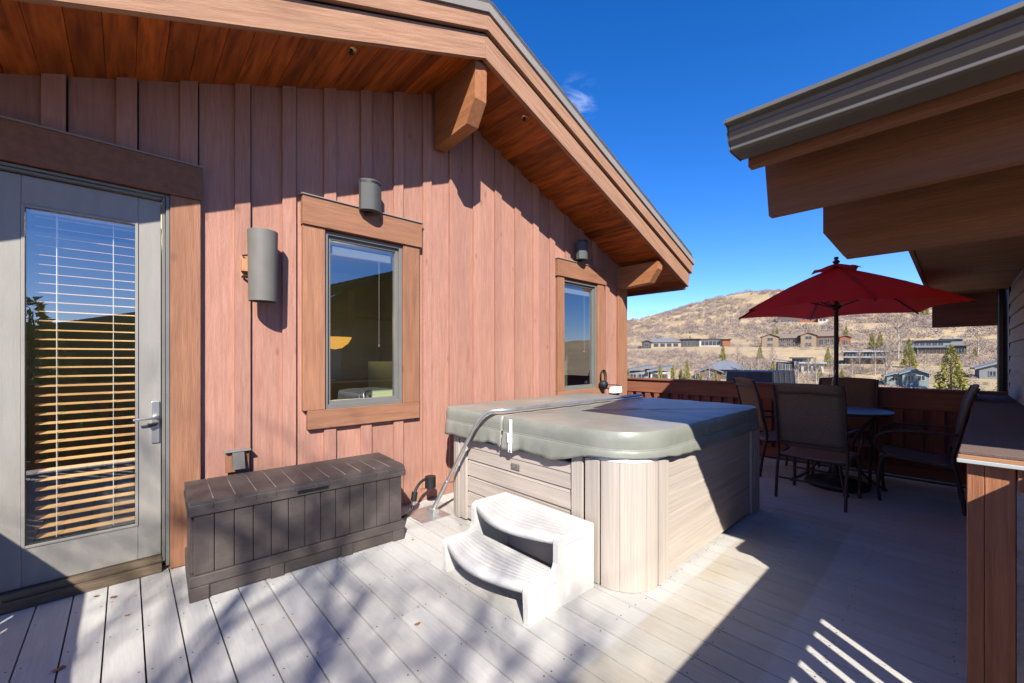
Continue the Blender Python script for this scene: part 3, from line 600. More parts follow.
for k in range(-5, 20):
    a = -0.351+0.306*k; b = a+0.094; xm = (a+b)/2; r_ = random.random()
    if a < -2 or b > 5.5: continue
    hh = [h for h in holes if h[0]-0.16 < xm < h[1]+0.2]
    def bt(z0, f):
        mb.prism([(a, WY-0.026, z0), (b, WY-0.026, z0), (b, WY-0.026, f(b)), (a, WY-0.026, f(a))], (0, 0.0255, 0), r_)
    if hh:
        h = hh[0]
        if h[2] > 0: bt(0.12, lambda x: h[2]-0.1)
        bt(h[3]+0.2, soff)
    else: bt(0.12, soff)
mb.build('siding', M['siding'], H, 0.0015, seg=1)
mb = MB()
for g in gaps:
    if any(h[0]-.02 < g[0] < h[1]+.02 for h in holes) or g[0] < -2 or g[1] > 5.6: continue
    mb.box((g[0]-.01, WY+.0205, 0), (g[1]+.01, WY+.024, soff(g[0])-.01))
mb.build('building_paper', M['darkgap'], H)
mb = MB(); mb.box((0.375, WY-0.012, 0.004), (5.47, WY-0.0005, 0.118)); mb.build('skirt_board', M['siding'], H)
mb = MB(); mb.box((5.47, WY-0.034, 0.002), (5.725, WY+0.1, 2.90)); mb.build('corner_board', M['trim'], H, 0.003)
# solid body behind: side wall, back
mb = MB(); mb.box((5.60, WY+0.105, -4), (5.715, 9.5, 2.86)); mb.box((-2.0, WY+0.03, -4), (-1.9, 9.5, 2.3)); mb.box((-2.0, 9.4, -4), (5.7, 9.5, 2.8)); mb.box((-2.0, WY+0.03, -4), (5.7, WY+0.13, -0.06)); mb.build('side_wall', M['siding'], H)
# interior
mb = MB(); mb.box((-1.85, 6.6, 0), (5.58, 6.65, 2.95)); mb.box((-1.85, WY+0.14, -0.04), (5.58, 6.6, -0.01)); mb.box((-1.85, WY+0.14, 2.72), (5.58, 6.6, 2.76))
mb.box((3.1, WY+0.03, 0), (3.15, 6.6, 2.72)); mb.box((0.62, WY+0.03, 0), (0.66, 6.6, 2.72)); mb.box((-1.9, WY+.14, 0), (-1.86, 6.6, 2.72)); mb.box((5.55, WY+.14, 0), (5.59, 6.6, 2.72))
for (x0, x1, z0, z1) in ((-1.9, DO[0]-.02, 0, 2.72), (DO[1]+.02, W1[0]-.02, 0, 2.72), (W1[1]+.02, W2[0]-.02, 0, 2.72), (W2[1]+.02, 5.6, 0, 2.72)): mb.box((x0, WY+0.09, z0), (x1, WY+0.12, z1))
for (x0, x1, z0, z1) in ((W1[0]-.02, W1[1]+.02, 0, W1[2]-.01), (W2[0]-.02, W2[1]+.02, 0, W2[2]-.01), (W1[0]-.02, W1[1]+.02, W1[3]+.01, 2.72), (W2[0]-.02, W2[1]+.02, W2[3]+.01, 2.72), (DO[0]-.02, DO[1]+.02, 2.46, 2.72)): mb.box((x0, WY+0.09, z0), (x1, WY+0.12, z1))
mb.build('interior_wall', M['room'], H)
mb = MB(); mb.box((2.22, 5.0, 0.6), (2.54, 5.03, 1.335)); mb.box((5.0, 5.2, 0.1), (5.5, 5.26, 1.75)); mb.build('interior_panel', M['paleroom'], H)  # plain panels put in for the pale green shapes behind the glass

# rake / roof
RF = thing  # noqa
def rake(y0, y1, off0, off1, xl, xr, name, mR, mL, xend=None):
    """board following both slopes; off = height above the soffit line"""
    xr_ = xend or xr
    m1 = MB(); m1.prism([(PKX, y0, PKZ+off0), (xr_, y0, soff(xr_)+off0), (xr_, y0, soff(xr_)+off1), (PKX, y0, PKZ+off1)], (0, y1-y0, 0), 0.3); a = m1.build(name, mR, ROOF, 0.003)
    m1 = MB(); m1.prism([(PKX-0.002, y0, PKZ+off0), (xl, y0, soff(xl)+off0), (xl, y0, soff(xl)+off1), (PKX-0.002, y0, PKZ+off1)], (0, y1-y0, 0), 0.6); b = m1.build(name, mL, ROOF, 0.003)
XL, XR = -1.95, 6.31
mb = MB()   # roof covering
z4 = 0.36
mb.prism([(XL-0.1, 2.745, soff(XL-0.1)+z4+.06), (PKX, 2.745, PKZ+z4+.06), (XR+0.06, 2.745, soff(XR+0.06)+z4+.06), (XR+0.06, 2.745, soff(XR+0.06)+z4+.10), (PKX, 2.745, PKZ+z4+.10), (XL-0.1, 2.745, soff(XL-0.1)+z4+.10)], (0, 7.2, 0))
ROOF = mb.build('roof', M['shingle'], H)
# ragged shingle lip
mb = MB()
for i in range(60):
    x = XL+i*(XR-XL)/60; x2 = x+(XR-XL)/60
    if x < PKX < x2: continue
    dz = 0.012*random.random()+0.005
    mb.prism([(x, 2.742, soff(x)+z4+.101), (x2, 2.742, soff(x2)+z4+.101), (x2, 2.742, soff(x2)+z4+.108+dz), (x, 2.742, soff(x)+z4+.108+dz)], (0, 0.35, 0))
mb.build('shingle_edge', M['shingle'], ROOF)
mb = MB()   # roof deck fill
mb.prism([(XL, 2.84, soff(XL)+.03), (PKX, 2.84, PKZ+.03), (XR-.05, 2.84, soff(XR-.05)+.03), (XR-.05, 2.84, soff(XR-.05)+z4), (PKX, 2.84, PKZ+z4), (XL, 2.84, soff(XL)+z4)], (0, 7.0, 0)); mb.build('roof_deck', M['brown'], ROOF)
rake(2.79, 2.832, -0.02, 0.185, XL, XR, 'fascia_board', M['rakeR'], M['rakeL'])
rake(2.755, 2.8, 0.205, 0.345, XL-.04, XR+0.05, 'rake_board', M['rakeR'], M['rakeL'])
rake(2.735, 2.80, 0.348, 0.42, XL-.05, XR+0.08, 'drip_edge', M['metal_grey'], M['metal_grey'])
# soffit boards running across the overhang and on along the eave
mb = MB(); bw = 0.132
def sboards(xa, xb, y0, y1):
    x = xa
    while (x < xb) if xb > xa else (x > xb):
        x2 = x+bw*(1 if xb > xa else -1)*0.985; x2 = min(x2, xb) if xb > xa else max(x2, xb); nx = x+bw*(1 if xb > xa else -1)
        if abs(x2-x) > 0.01:
            z0, z1 = soff(x), soff(x2)
            pl = [(x, y0, z0), (x2, y0, z1), (x2, y0, z1+0.018), (x, y0, z0+0.018)]; mb.prism(pl, (0, y1-y0, 0), random.random())
        x = nx
sboards(PKX+0.002, 5.70, 2.834, 3.56); sboards(PKX-0.002, XL, 2.834, 3.56); sboards(5.702, XR-.04, 2.834, 9.5)
mb.build('soffit', M['cedar'], ROOF, 0.002, seg=1)
mb = MB(); mb.box((XR-0.04, 2.836, soff(XR)-0.06), (XR, 9.6, soff(XR)+0.17)); mb.box((XR+.001, 2.80, soff(XR)+.10), (XR+.045, 9.6, soff(XR)+.30)); mb.build('eave_fascia', M['brown'], ROOF, 0.003)
def bracket(x0, x1, zb, zt, zw, tipy, name='bracket'):
    mb = MB(); mb.prism([(x0, WY-0.03, zb-0.0), (x0, tipy+0.13, zb+0.03), (x0, tipy+0.01, zb+0.21), (x0, tipy, zt), (x0, WY-0.03, zw)], (x1-x0, 0, 0)); return mb.build(name, M['bracket'], ROOF, 0.004)
bracket(2.222, 2.352, 3.446, 3.985, 3.985, 2.85)
bracket(5.46, 5.60, 2.43, 2.745, 2.75, 2.85)
# soffit sprinkler heads
for (x, y, lb) in ((1.17, 2.93, 'small brass sprinkler head in the cedar soffit left of the peak bracket'), (2.90, 2.93, 'small brass sprinkler head in the cedar soffit right of the peak bracket')):
    z = soff(x); t = thing('sprinkler_head', (x, y, z), lb, 'sprinkler', 'sprinkler heads in the soffit')
    mb = MB(); mb.lathe([(0.0, -0.003), (0.034, -0.005), (0.036, 0.004)], (x, y, z-0.002), 20); mb.build('escutcheon', mat('brass_ring', (0.55, 0.42, 0.2), metal=0.8, rough=0.35), t)
    mb = MB(); mb.lathe([(0.012, 0), (0.010, -0.018), (0.018, -0.022), (0.018, -0.026), (0, -0.028)], (x, y, z-0.005), 14); mb.build('head', M['black'], t)

# window builder
def window(x0, x1, z0, z1, tx0, tx1, hx0, hx1, hz0, hz1, sx0, sx1, sz0, label):
    t = thing('window', (0, 0, 0), None, None); t.parent = H; t.location = Vector(((x0+x1)/2, WY, z0))-H.location
    t['label'] = label
    yt = WY-0.045
    def tr(name, a, b, m): q = MB(); q.box(a, b); q.build(name, m, t, 0.003)
    tr('header_trim', (hx0, yt-0.018, hz0), (hx1, WY-.001, hz1), M['trimh'])
    q = MB(); q.box((hx0-.01, yt-0.03, hz1+.0005), (hx1+.01, WY-.001, hz1+.008)); q.build('header_flashing', M['metal_grey'], t)
    tr('side_trim', (tx0, yt, sz0+.151), (x0-.001, WY-.001, hz0-.002), M['trim']); tr('side_trim', (x1+.001, yt, sz0+.151), (tx1, WY-.001, hz0-.002), M['trim'])
    tr('sill_trim', (sx0, yt-0.004, sz0), (sx1, WY-.001, sz0+.15), M['trimh'])
    q = MB(); f = 0.028
    for i, (w_, yy) in enumerate(((f, WY-0.022), (f*1.0, WY+0.004))):
        a = i*f+0.001
        q.box((x0+a, yy, z0+a), (x0+a+w_, WY+.06, z1-a)); q.box((x1-a-w_, yy, z0+a), (x1-a, WY+.06, z1-a))
        q.box((x0+a+w_, yy, z0+a), (x1-a-w_, WY+.06, z0+a+w_*1.3)); q.box((x0+a+w_, yy, z1-a-w_), (x1-a-w_, WY+.06, z1-a))
    q.build('window_frame', M['frame'], t, 0.002)
    q = MB(); q.add([(x0+2*f, WY+.026, z0+2*f), (x1-2*f, WY+.026, z0+2*f), (x1-2*f, WY+.026, z1-2*f), (x0+2*f, WY+.026, z1-2*f)], [(0, 1, 2, 3)]); q.build('pane', M['glass'], t)
    q = MB(); q.box((x0+.08, WY+.05, z1-.16), (x1-.08, WY+.09, z1-.085)); 
    q.build('blind_rail', M['nickelrail'], t)
    q = MB(); q.tube([(x1-.19, WY+.055, z1-.15), (x1-.19, WY+.055, z0+.55)], 0.003, 5); q.lathe([(0, .03), (.007, .02), (.009, 0), (0, -.002)], (x1-.19, WY+.055, z0+.52), 8); q.build('blind_cord', M['nickelrail'], t)
    return t
window(*W1, 1.012, 2.045, 1.005, 2.062, 2.432, 2.66, 1.046, 2.042, 0.812, 'left window with two level trim boards and a yellow lamp behind the glass')
window(*W2, 4.06, 5.09, 4.04, 5.12, 2.44, 2.66, 4.06, 5.09, 0.80, 'right narrow window nearest the house corner')

# wall lamp inside, seen through the left window; ceiling lamp behind the door
t = thing('wall_lamp', (1.70, 4.9, 1.42), 'glowing yellow half bowl lamp inside behind the left window', 'lamp')
mb = MB(); pr = [(0.0, -0.14), (0.08, -0.125), (0.15, -0.07), (0.19, 0.0)]
mb.lathe(pr, (1.76, 4.9, 1.62), 24); mb.build('lamp_shade', M['lampglow'], t)
mb = MB(); mb.tube([(1.76, 4.95, 1.56), (1.76, 5.2, 1.56)], 0.02, 8); mb.build('arm', M['black'], t)
pl = bpy.data.lights.new('wall_lamp_bulb', 'POINT'); pl.energy = 22; pl.color = (1, .72, .4); pl.shadow_soft_size = .08; po = bpy.data.objects.new('wall_lamp_bulb', pl); C.objects.link(po); po.parent = t; po.location = (.06, -.12, .33)
t = thing('ceiling_lamp', (0.12, 5.0, 2.72), 'round lit ceiling lamp seen through the top of the door glass', 'lamp')
mb = MB(); mb.lathe([(0.0, -0.10), (0.10, -0.09), (0.17, -0.05), (0.19, 0.0)], (0.12, 5.0, 2.66), 24); mb.build('lamp_shade', M['lampwarm'], t)
mb = MB(); mb.lathe([(0.2, 0), (0.2, 0.05), (0.0, 0.055)], (0.12, 5.0, 2.665), 24); mb.build('lamp_rim', M['nickel'], t)
pl = bpy.data.lights.new('ceiling_lamp_bulb', 'POINT'); pl.energy = 14; pl.color = (1, .8, .55); pl.shadow_soft_size = .08; po = bpy.data.objects.new('ceiling_lamp_bulb', pl); C.objects.link(po); po.parent = t; po.location = (0, 0, -.25)

# door
D = bpy.data.objects.new('door', None); C.objects.link(D); D.parent = H; D.location = Vector((-0.4, WY, 0))-H.location
DY = WY+0.012
def dpart(name, m, bev, *boxes, parent=None):
    q = MB()
    for a, b in boxes: q.box(a, b)
    return q.build(name, m, parent or D, bev)
GX0, GX1, GZ0, GZ1 = -0.428, 0.055, 0.315, 2.238
dpart('door_panel', M['door'], 0.004, ((-0.57, DY, 0.10), (GX0, DY+.045, 2.40)), ((GX1, DY, 0.10), (0.166, DY+.045, 2.40)), ((GX0, DY+.0005, 0.10), (GX1, DY+.045, GZ0)), ((GX0, DY+.0005, GZ1), (GX1, DY+.045, 2.40)))
dpart('glazing_bead', M['door'], 0.002, ((GX0, DY-.006, GZ0), (GX0+.014, DY+.01, GZ1)), ((GX1-.014, DY-.006, GZ0), (GX1, DY+.01, GZ1)), ((GX0+.014, DY-.006, GZ0), (GX1-.014, DY+.01, GZ0+.014)), ((GX0+.014, DY-.006, GZ1-.014), (GX1-.014, DY+.01, GZ1)))
q = MB(); q.add([(GX0, DY+.017, GZ0), (GX1, DY+.017, GZ0), (GX1, DY+.017, GZ1), (GX0, DY+.017, GZ1)], [(0, 1, 2, 3)]); q.build('pane', M['glass'], D)
dpart('door_frame', M['frame'], 0.003, ((0.170, WY-.02, 0.06), (0.186, WY+.07, 2.43)), ((0.188, WY-.035, 0.03), (0.207, WY+.07, 2.438)), ((-1.10, WY-.02, 2.405), (0.168, WY+.07, 2.420)), ((-1.10, WY-.035, 2.423), (0.186, WY+.07, 2.438)), ((-0.62, WY-.02, 0.06), (-0.575, WY+.07, 2.403)))
dpart('threshold', M['sillwood'], 0.004, ((-1.12, WY-.045, 0.0), (0.168, WY+.07, 0.058)), ((-1.12, WY-.028, 0.060), (0.168, WY+.07, 0.096)))
dpart('header_trim', M['brown'], 0.003, ((-1.3, WY-.064, 2.445), (0.373, WY-.001, 2.66)))
dpart('header_flashing', M['metal_grey'], 0, ((-1.3, WY-.076, 2.661), (0.38, WY-.001, 2.668)))
dpart('side_trim', M['trim'], 0.003, ((0.209, WY-.045, 0.006), (0.368, WY-.001, 2.443)))
dpart('side_lite', M['door'], 0.003, ((-1.10, DY, 0.10), (-0.622, DY+.045, 2.40)))
HB = dpart('handle_plate', M['nickel'], 0.003, ((0.118, DY-.010, 0.83), (0.158, DY-.0005, 1.10)))
q = MB(); q.tube([(0.142, DY-.01, 1.0), (0.142, DY-.05, 1.0), (0.13, DY-.058, 0.998), (0.03, DY-.060, 0.992)], [0.012, 0.010, 0.009, 0.007], 10); q.build('lever', M['nickel'], HB)
q = MB(); q.tube([(0.140, DY-.01, 0.955), (0.140, DY-.03, 0.953), (0.10, DY-.036, 0.950)], [0.009, 0.008, 0.014], 8); q.build('thumb_turn', M['black'], HB)
BL = bpy.data.objects.new('blind', None); C.objects.link(BL); BL.parent = D; BL.location = Vector((-0.19, DY+.08, 1.3))-world_loc(D)
q = MB(); nsl = 35; rt = Matrix.Rotation(R(9), 3, 'X')
for i in range(nsl):
    z = 0.345+i*0.0545; q.box((-0.385, DY+.060, z-.0014), (0.040, DY+.108, z+.0014), rot=rt)
q.build('slat', M['slat'], BL); 
q = MB()
for x in (-0.30, -0.06):
    for yy in (DY+.058, DY+.11): q.tube([(x, yy, 0.33), (x, yy, 2.25)], 0.0022, 4)
q.build('ladder_cord', M['cord'], BL)
q = MB(); q.box((-0.40, DY+.056, 2.215), (0.045, DY+.112, 2.262)); q.build('head_rail', M['cord'], BL)

# ------------------------------------------------------------ things on the wall
def speaker(x, z, label):
    t = thing('wall_speaker', (x, WY-.02, z), label, 'speaker', 'outdoor speakers on the wall')
    q = MB(); n = 18; c0 = []
    pts = [(x-.088, WY-.075), (x-.092, WY-.13)]+[(x-.092+.184*i/n, WY-.13-.052*math.sin(math.pi*i/n)) for i in range(1, n)]+[(x+.092, WY-.13), (x+.088, WY-.075), (x+.05, WY-.05), (x-.05, WY-.05)]
    q.prism([(a, b, z) for a, b in pts], (0, 0, .255), smooth=False); q.build('cabinet', M['spk'], t, 0.006)
    q = MB(); q.prism([(a*1.0, b-.002, z+.225) for a, b in pts[1:-4]]+[(x+.093, WY-.12, z+.225), (x-.093, WY-.12, z+.225)], (0, 0, .018)); q.build('trim_band', M['black'], t)
    q = MB(); q.tube([(x-.03, WY-.03, z+.03), (x-.03, WY-.08, z-.02), (x-.01, WY-.10, z-.012), (x+.02, WY-.1, z+.002)], .014, 8); q.build('mount', M['black'], t)
speaker(1.53, 2.635, 'grey half-round speaker above the left window')
speaker(4.48, 2.70, 'grey half-round speaker above the right window')
t = thing('wall_sconce', (0.71, WY-.02, 2.03), 'tapered grey metal cylinder sconce between the door and the left window', 'wall light')
q = MB(); lc = (0.715, WY-.145, 1.785); q.lathe([(0.088, 0.0), (0.0915, .25), (0.095, .5)], lc, 48); q.lathe([(0.095, .5), (0.090, .5)], lc, 48, smooth=False); q.lathe([(0.090, .5), (0.083, .0)], lc, 48); q.lathe([(0.083, 0), (0.088, 0)], lc, 48, smooth=False); q.lathe([(0, .30), (.088, .30)], lc, 48); q.build('shade', M['sconce'], t)
q = MB(); q.box((0.60, WY-.03, 1.96), (0.68, WY-.0245, 2.12)); q.box((0.60, WY-.075, 2.0), (0.66, WY-.031, 2.09)); q.build('back_plate', M['plate_litedge'], t, .003)
q = MB(); q.tube([(0.61, WY-.04, 2.115), (0.64, WY-.10, 2.115)], .006, 8); q.build('screw', M['black'], t); q = MB(); q.tube([(0.61, WY-.04, 1.965), (0.64, WY-.10, 1.965)], .009, 8); q.build('screw', M['black'], t)
t = thing('outlet_box', (0.575, WY-.02, 0.62), 'small grey weatherproof outlet cover on a wooden block above the storage box', 'outlet')
q = MB(); q.box((0.508, WY-.055, 0.575), (0.648, WY-.0245, 0.718)); q.build('wood_block', M['trim'], t, .002)
q = MB(); q.prism([(0.545, WY-.105, 0.60), (0.615, WY-.105, 0.60), (0.612, WY-.085, 0.715), (0.542, WY-.085, 0.715)], (0, .03, 0)); q.build('cover', M['sconce'], t, .005)
q = MB(); q.box((0.498, WY-.085, 0.7185), (0.655, WY-.0245, 0.730)); q.build('drip_cap', M['metal_grey'], t, .002)
# cable bundle and white box by the corner
t = thing('cable_coil', (4.98, WY-.05, 1.0), 'coil of black cable on the wall beside the right window', 'cable')
q = MB(); 
for i in range(3):
    q.tube([(5.02+(.055+.006*i)*math.cos(a), WY-.06-.012*i, 1.10+(.10+.005*i)*math.sin(a)) for a in np.linspace(0, 6.283, 19)[:-1]], .006, 6, closed=True)
q.tube(bez((5.0, WY-.07, 1.02), (5.1, WY-.1, .96), (5.3, WY-.1, 1.02), (5.55, WY-.06, .93)), .007, 6); q.build('loop', M['black'], t)
q = MB(); q.lathe([(0, -.05), (.05, -.05), (.06, -.02), (.06, .03), (0, .04)], (4.98, WY-.10, 1.0), 14, axis='y'); q.build('plug', M['black'], t)
t = tag(MB().box((5.22, WY-.12, 0.86), (5.44, WY-.035, 0.955)).build('junction_box', M['white'], None, .006), 'small white plastic box on the wall under the cable, by the house corner', 'electrical box')

# ------------------------------------------------------------ storage box
SB = thing('storage_box', (0, 0, 0), 'brown resin deck box with plank pattern under the left window', 'storage box')
Lx, Dy, Hz = 1.29, 0.50, 0.60
q = MB()   # body: planks with grooves
n = 13; st = (Lx-0.03)/n
for i in range(n): q.box((0.015+i*st+.0015, 0.004, 0.152), (0.015+(i+1)*st-.0015, 0.05, 0.505))
for i in range(5):
    s_ = (Dy-.05)/5
    for x in (0.004, Lx-.034): q.box((x, .03+i*s_+.002, .155), (x+.03, .03+(i+1)*s_-.002, .50))
q.box((0.03, 0.04, 0.1), (Lx-.03, Dy-.02, .51)); q.build('body', M['boxp'], SB, .004, local=True)
q = MB()   # base with feet and long recesses
q.box((-.006, -.008, .085), (Lx+.006, Dy, .150)); q.box((0.0, 0.002, 0.004), (Lx, Dy, .0835))
for a, b in ((0, .085), (.40, .47), (.83, .90), (Lx-.085, Lx)): q.box((a-.004, -.009, 0), (b+.004, Dy, .0845))
q.build('base', M['boxp'], SB, .006, local=True)
q = MB()   # lid: slats across the depth, sloping to the front edge
n = 12; st = Lx/n
for i in range(n):
    x0 = i*st+.002-.01*(i == 0); x1 = (i+1)*st-.002+.01*(i == n-1)
    q.prism([(x0, -.004, .515), (x0, -.004, .566), (x0, .020, .590), (x0, Dy, .598), (x0, Dy, .515)], (x1-x0, 0, 0), random.random())
q.box((0.0, .0, .52), (Lx, Dy-.01, .588)); q.box((-.008, -.008, .508), (Lx+.008, -.003, .538)); q.box((-.012, -.008, .508), (-.009, Dy, .545)); q.box((Lx+.009, -.008, .508), (Lx+.012, Dy, .545))
q.build('lid', M['boxp'], SB, .005, local=True)
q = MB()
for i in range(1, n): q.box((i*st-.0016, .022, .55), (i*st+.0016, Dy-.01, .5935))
q.build('lit_lid_seam', mat('seam_highlight', (0.30, 0.26, 0.23)), SB, local=True)  # light strips painted where sun catches the groove edges
q = MB(); q.box((.55, -.0095, .520), (.74, -.0082, .536)); q.box((.55, -.014, .537), (.74, -.0085, .543)); q.build('handle', M['darkgap'], SB, local=True)
SB.scale = (1, 1, .955); SB.location = (0.262, 2.935, 0); SB.rotation_euler = (0, 0, R(-2.6))

# ------------------------------------------------------------ hot tub
TX0, TX1, TY0, TY1, TZ = 2.10, 4.22, 1.225, 3.16, 0.80
T = thing('hot_tub', ((TX0+TX1)/2, (TY0+TY1)/2, 0), 'square hot tub with grey beige panelled cabinet beside the wall', 'hot tub')
rc = 0.24
q = MB()   # left side panel (long face towards -X) made of horizontal laps
def laps(q, along, fixed, a, b, z0, z1, sgn):
    zs = [z0, z0+.105, z0+.21, z0+.235, z0+.34, z0+.365, z0+.47, z0+.50, z0+.60, z1]
    for i in range(len(zs)-1):
        lo, hi = zs[i]+.0015, zs[i+1]-.0015; dp = 0.0 if (zs[i+1]-zs[i]) > .05 else -.006
        if along == 'y': q.prism([(fixed+sgn*dp, a, lo), (fixed-sgn*.006+sgn*dp, a, hi), (fixed+.03, a, hi), (fixed+.03, a, lo)], (0, b-a, 0), random.random())
        else: q.prism([(a, fixed+sgn*dp*-1, lo), (a, fixed+.005-sgn*dp, hi), (a, fixed+.03, hi), (a, fixed+.03, lo)], (b-a, 0, 0), random.random())
q.prism([(TX0+.25, TY0+.045, .035), (TX1-.04, TY0+.045, .035), (TX1-.04, TY1-.04, .035), (TX0+.25, TY1-.04, .035), (TX0+.045, TY1-.25, .035), (TX0+.045, TY0+.25, .035)], (0, 0, TZ-.14)); core = q.build('core', M['darkgap'], T)
q = MB(); laps(q, 'y', TX0+.004, 1.69, 2.80, 0.03, TZ-.10, -1); q.build('side_panel', M['cab'], T, .0015, seg=1)
q = MB(); laps(q, 'x', TY0+.004, 2.475, 4.0, 0.03, TZ-.05, 0); q.build('side_panel', M['cab'], T, .0015, seg=1)
def upright(q, pts, z0, z1, n=0): pass
q = MB()   # near corner: flat strips and ribbed rounded post
def strip(q, p0, p1, z0, z1, out, r=None, ribs=3):
    p0, p1 = Vector((*p0, 0)), Vector((*p1, 0)); d = (p1-p0); nrm = Vector((out[0], out[1], 0))
    for k in range(ribs):
        a = p0+d*(k/ribs)+d.normalized()*.001; b = p0+d*((k+1)/ribs)-d.normalized()*.001
        q.prism([(a.x+nrm.x, a.y+nrm.y, z0), (b.x+nrm.x, b.y+nrm.y, z0), (b.x-nrm.x*4, b.y-nrm.y*4, z0), (a.x-nrm.x*4, a.y-nrm.y*4, z0)], (0, 0, z1-z0), random.random()*.4+.3)
strip(q, (TX0, 1.685), (TX0, 1.60), .02, TZ-.04, (-.006, 0), ribs=2); strip(q, (TX0, 1.575), (TX0, 1.475), .01, TZ-.04, (-.008, 0), ribs=2)
strip(q, (2.345, TY0), (2.47, TY0), .01, TZ-.04, (0, -.008), ribs=3)
cx, cy, rr_ = TX0+rc-.004, TY0+rc-.004, rc
for (aa, bb) in ((180.3, 208), (208.5, 247), (247.5, 269.7)):
    n = 10; arc = [R(aa+(bb-aa)*i/n) for i in range(n+1)]
    q.prism([(cx+rr_*math.cos(u), cy+rr_*math.sin(u), .004) for u in arc]+[(cx+(rr_-.03)*math.cos(u), cy+(rr_-.03)*math.sin(u), .004) for u in arc[::-1]], (0, 0, TZ-.045), random.random())
q.build('corner_post', M['cabv'], T)
q = MB(); strip(q, (TX0, 2.815), (TX0, 2.90), .02, TZ-.04, (-.006, 0), ribs=2)
for k in range(9):
    a0 = R(90+k*10+0.5); a1 = R(90+(k+1)*10-0.5); cx, cy, rr_ = TX0+rc-.004, TY1-rc, rc
    q.prism([(cx+rr_*math.cos(a0), cy+rr_*math.sin(a0), .004), (cx+rr_*math.cos(a1), cy+rr_*math.sin(a1), .004), (cx+(rr_-.03)*math.cos(a1), cy+(rr_-.03)*math.sin(a1), .004), (cx+(rr_-.03)*math.cos(a0), cy+(rr_-.03)*math.sin(a0), .004)], (0, 0, TZ-.045), .5)
q.build('corner_post', M['cabv'], T, .0015, seg=1)
q = MB(); strip(q, (4.005, TY0), (4.07, TY0), .01, TZ-.04, (0, -.008), ribs=2); strip(q, (4.085, TY0), (TX1, TY0), .01, TZ-.04, (0, -.008), ribs=3); strip(q, (TX1, TY0), (TX1, TY0+.25), .01, TZ-.04, (.006, 0), ribs=4); q.build('corner_post', M['cabv'], T, .0015, seg=1)
q = MB(); q.box((TX1-.02, TY0+.26, .02), (TX1, TY1-.02, TZ-.04)); q.box((TX0+.2, TY1-.02, .02), (TX1-.02, TY1, TZ-.04)); q.build('side_panel', M['cab'], T)
# shell rim
def rrect(x0, x1, y0, y1, r, z, n=7, cham=None):
    p = []
    for cx, cy, a in ((x0+r, y0+r, 180), (x1-r, y0+r, 270), (x1-r, y1-r, 0), (x0+r, y1-r, 90)):
        for i in range(n+1): t_ = R(a+90*i/n); p.append((cx+r*math.cos(t_), cy+r*math.sin(t_), z))
    return p
q = MB(); q.prism(rrect(TX0+.004, TX1-.004, TY0+.004, TY1-.004, .225, TZ-.039), (0, 0, .034)); q.build('shell_rim', M['shell'], T, .008)
q = MB(); q.box((TX0-.0075, 2.165, .560), (TX0-.001, 2.255, .600)); q.box((TX0-.010, 2.18, .568), (TX0-.0075, 2.21, .592)); q.box((TX0-.010, 2.222, .572), (TX0-.0075, 2.245, .590)); q.build('badge', M['nickel'], T, .002)

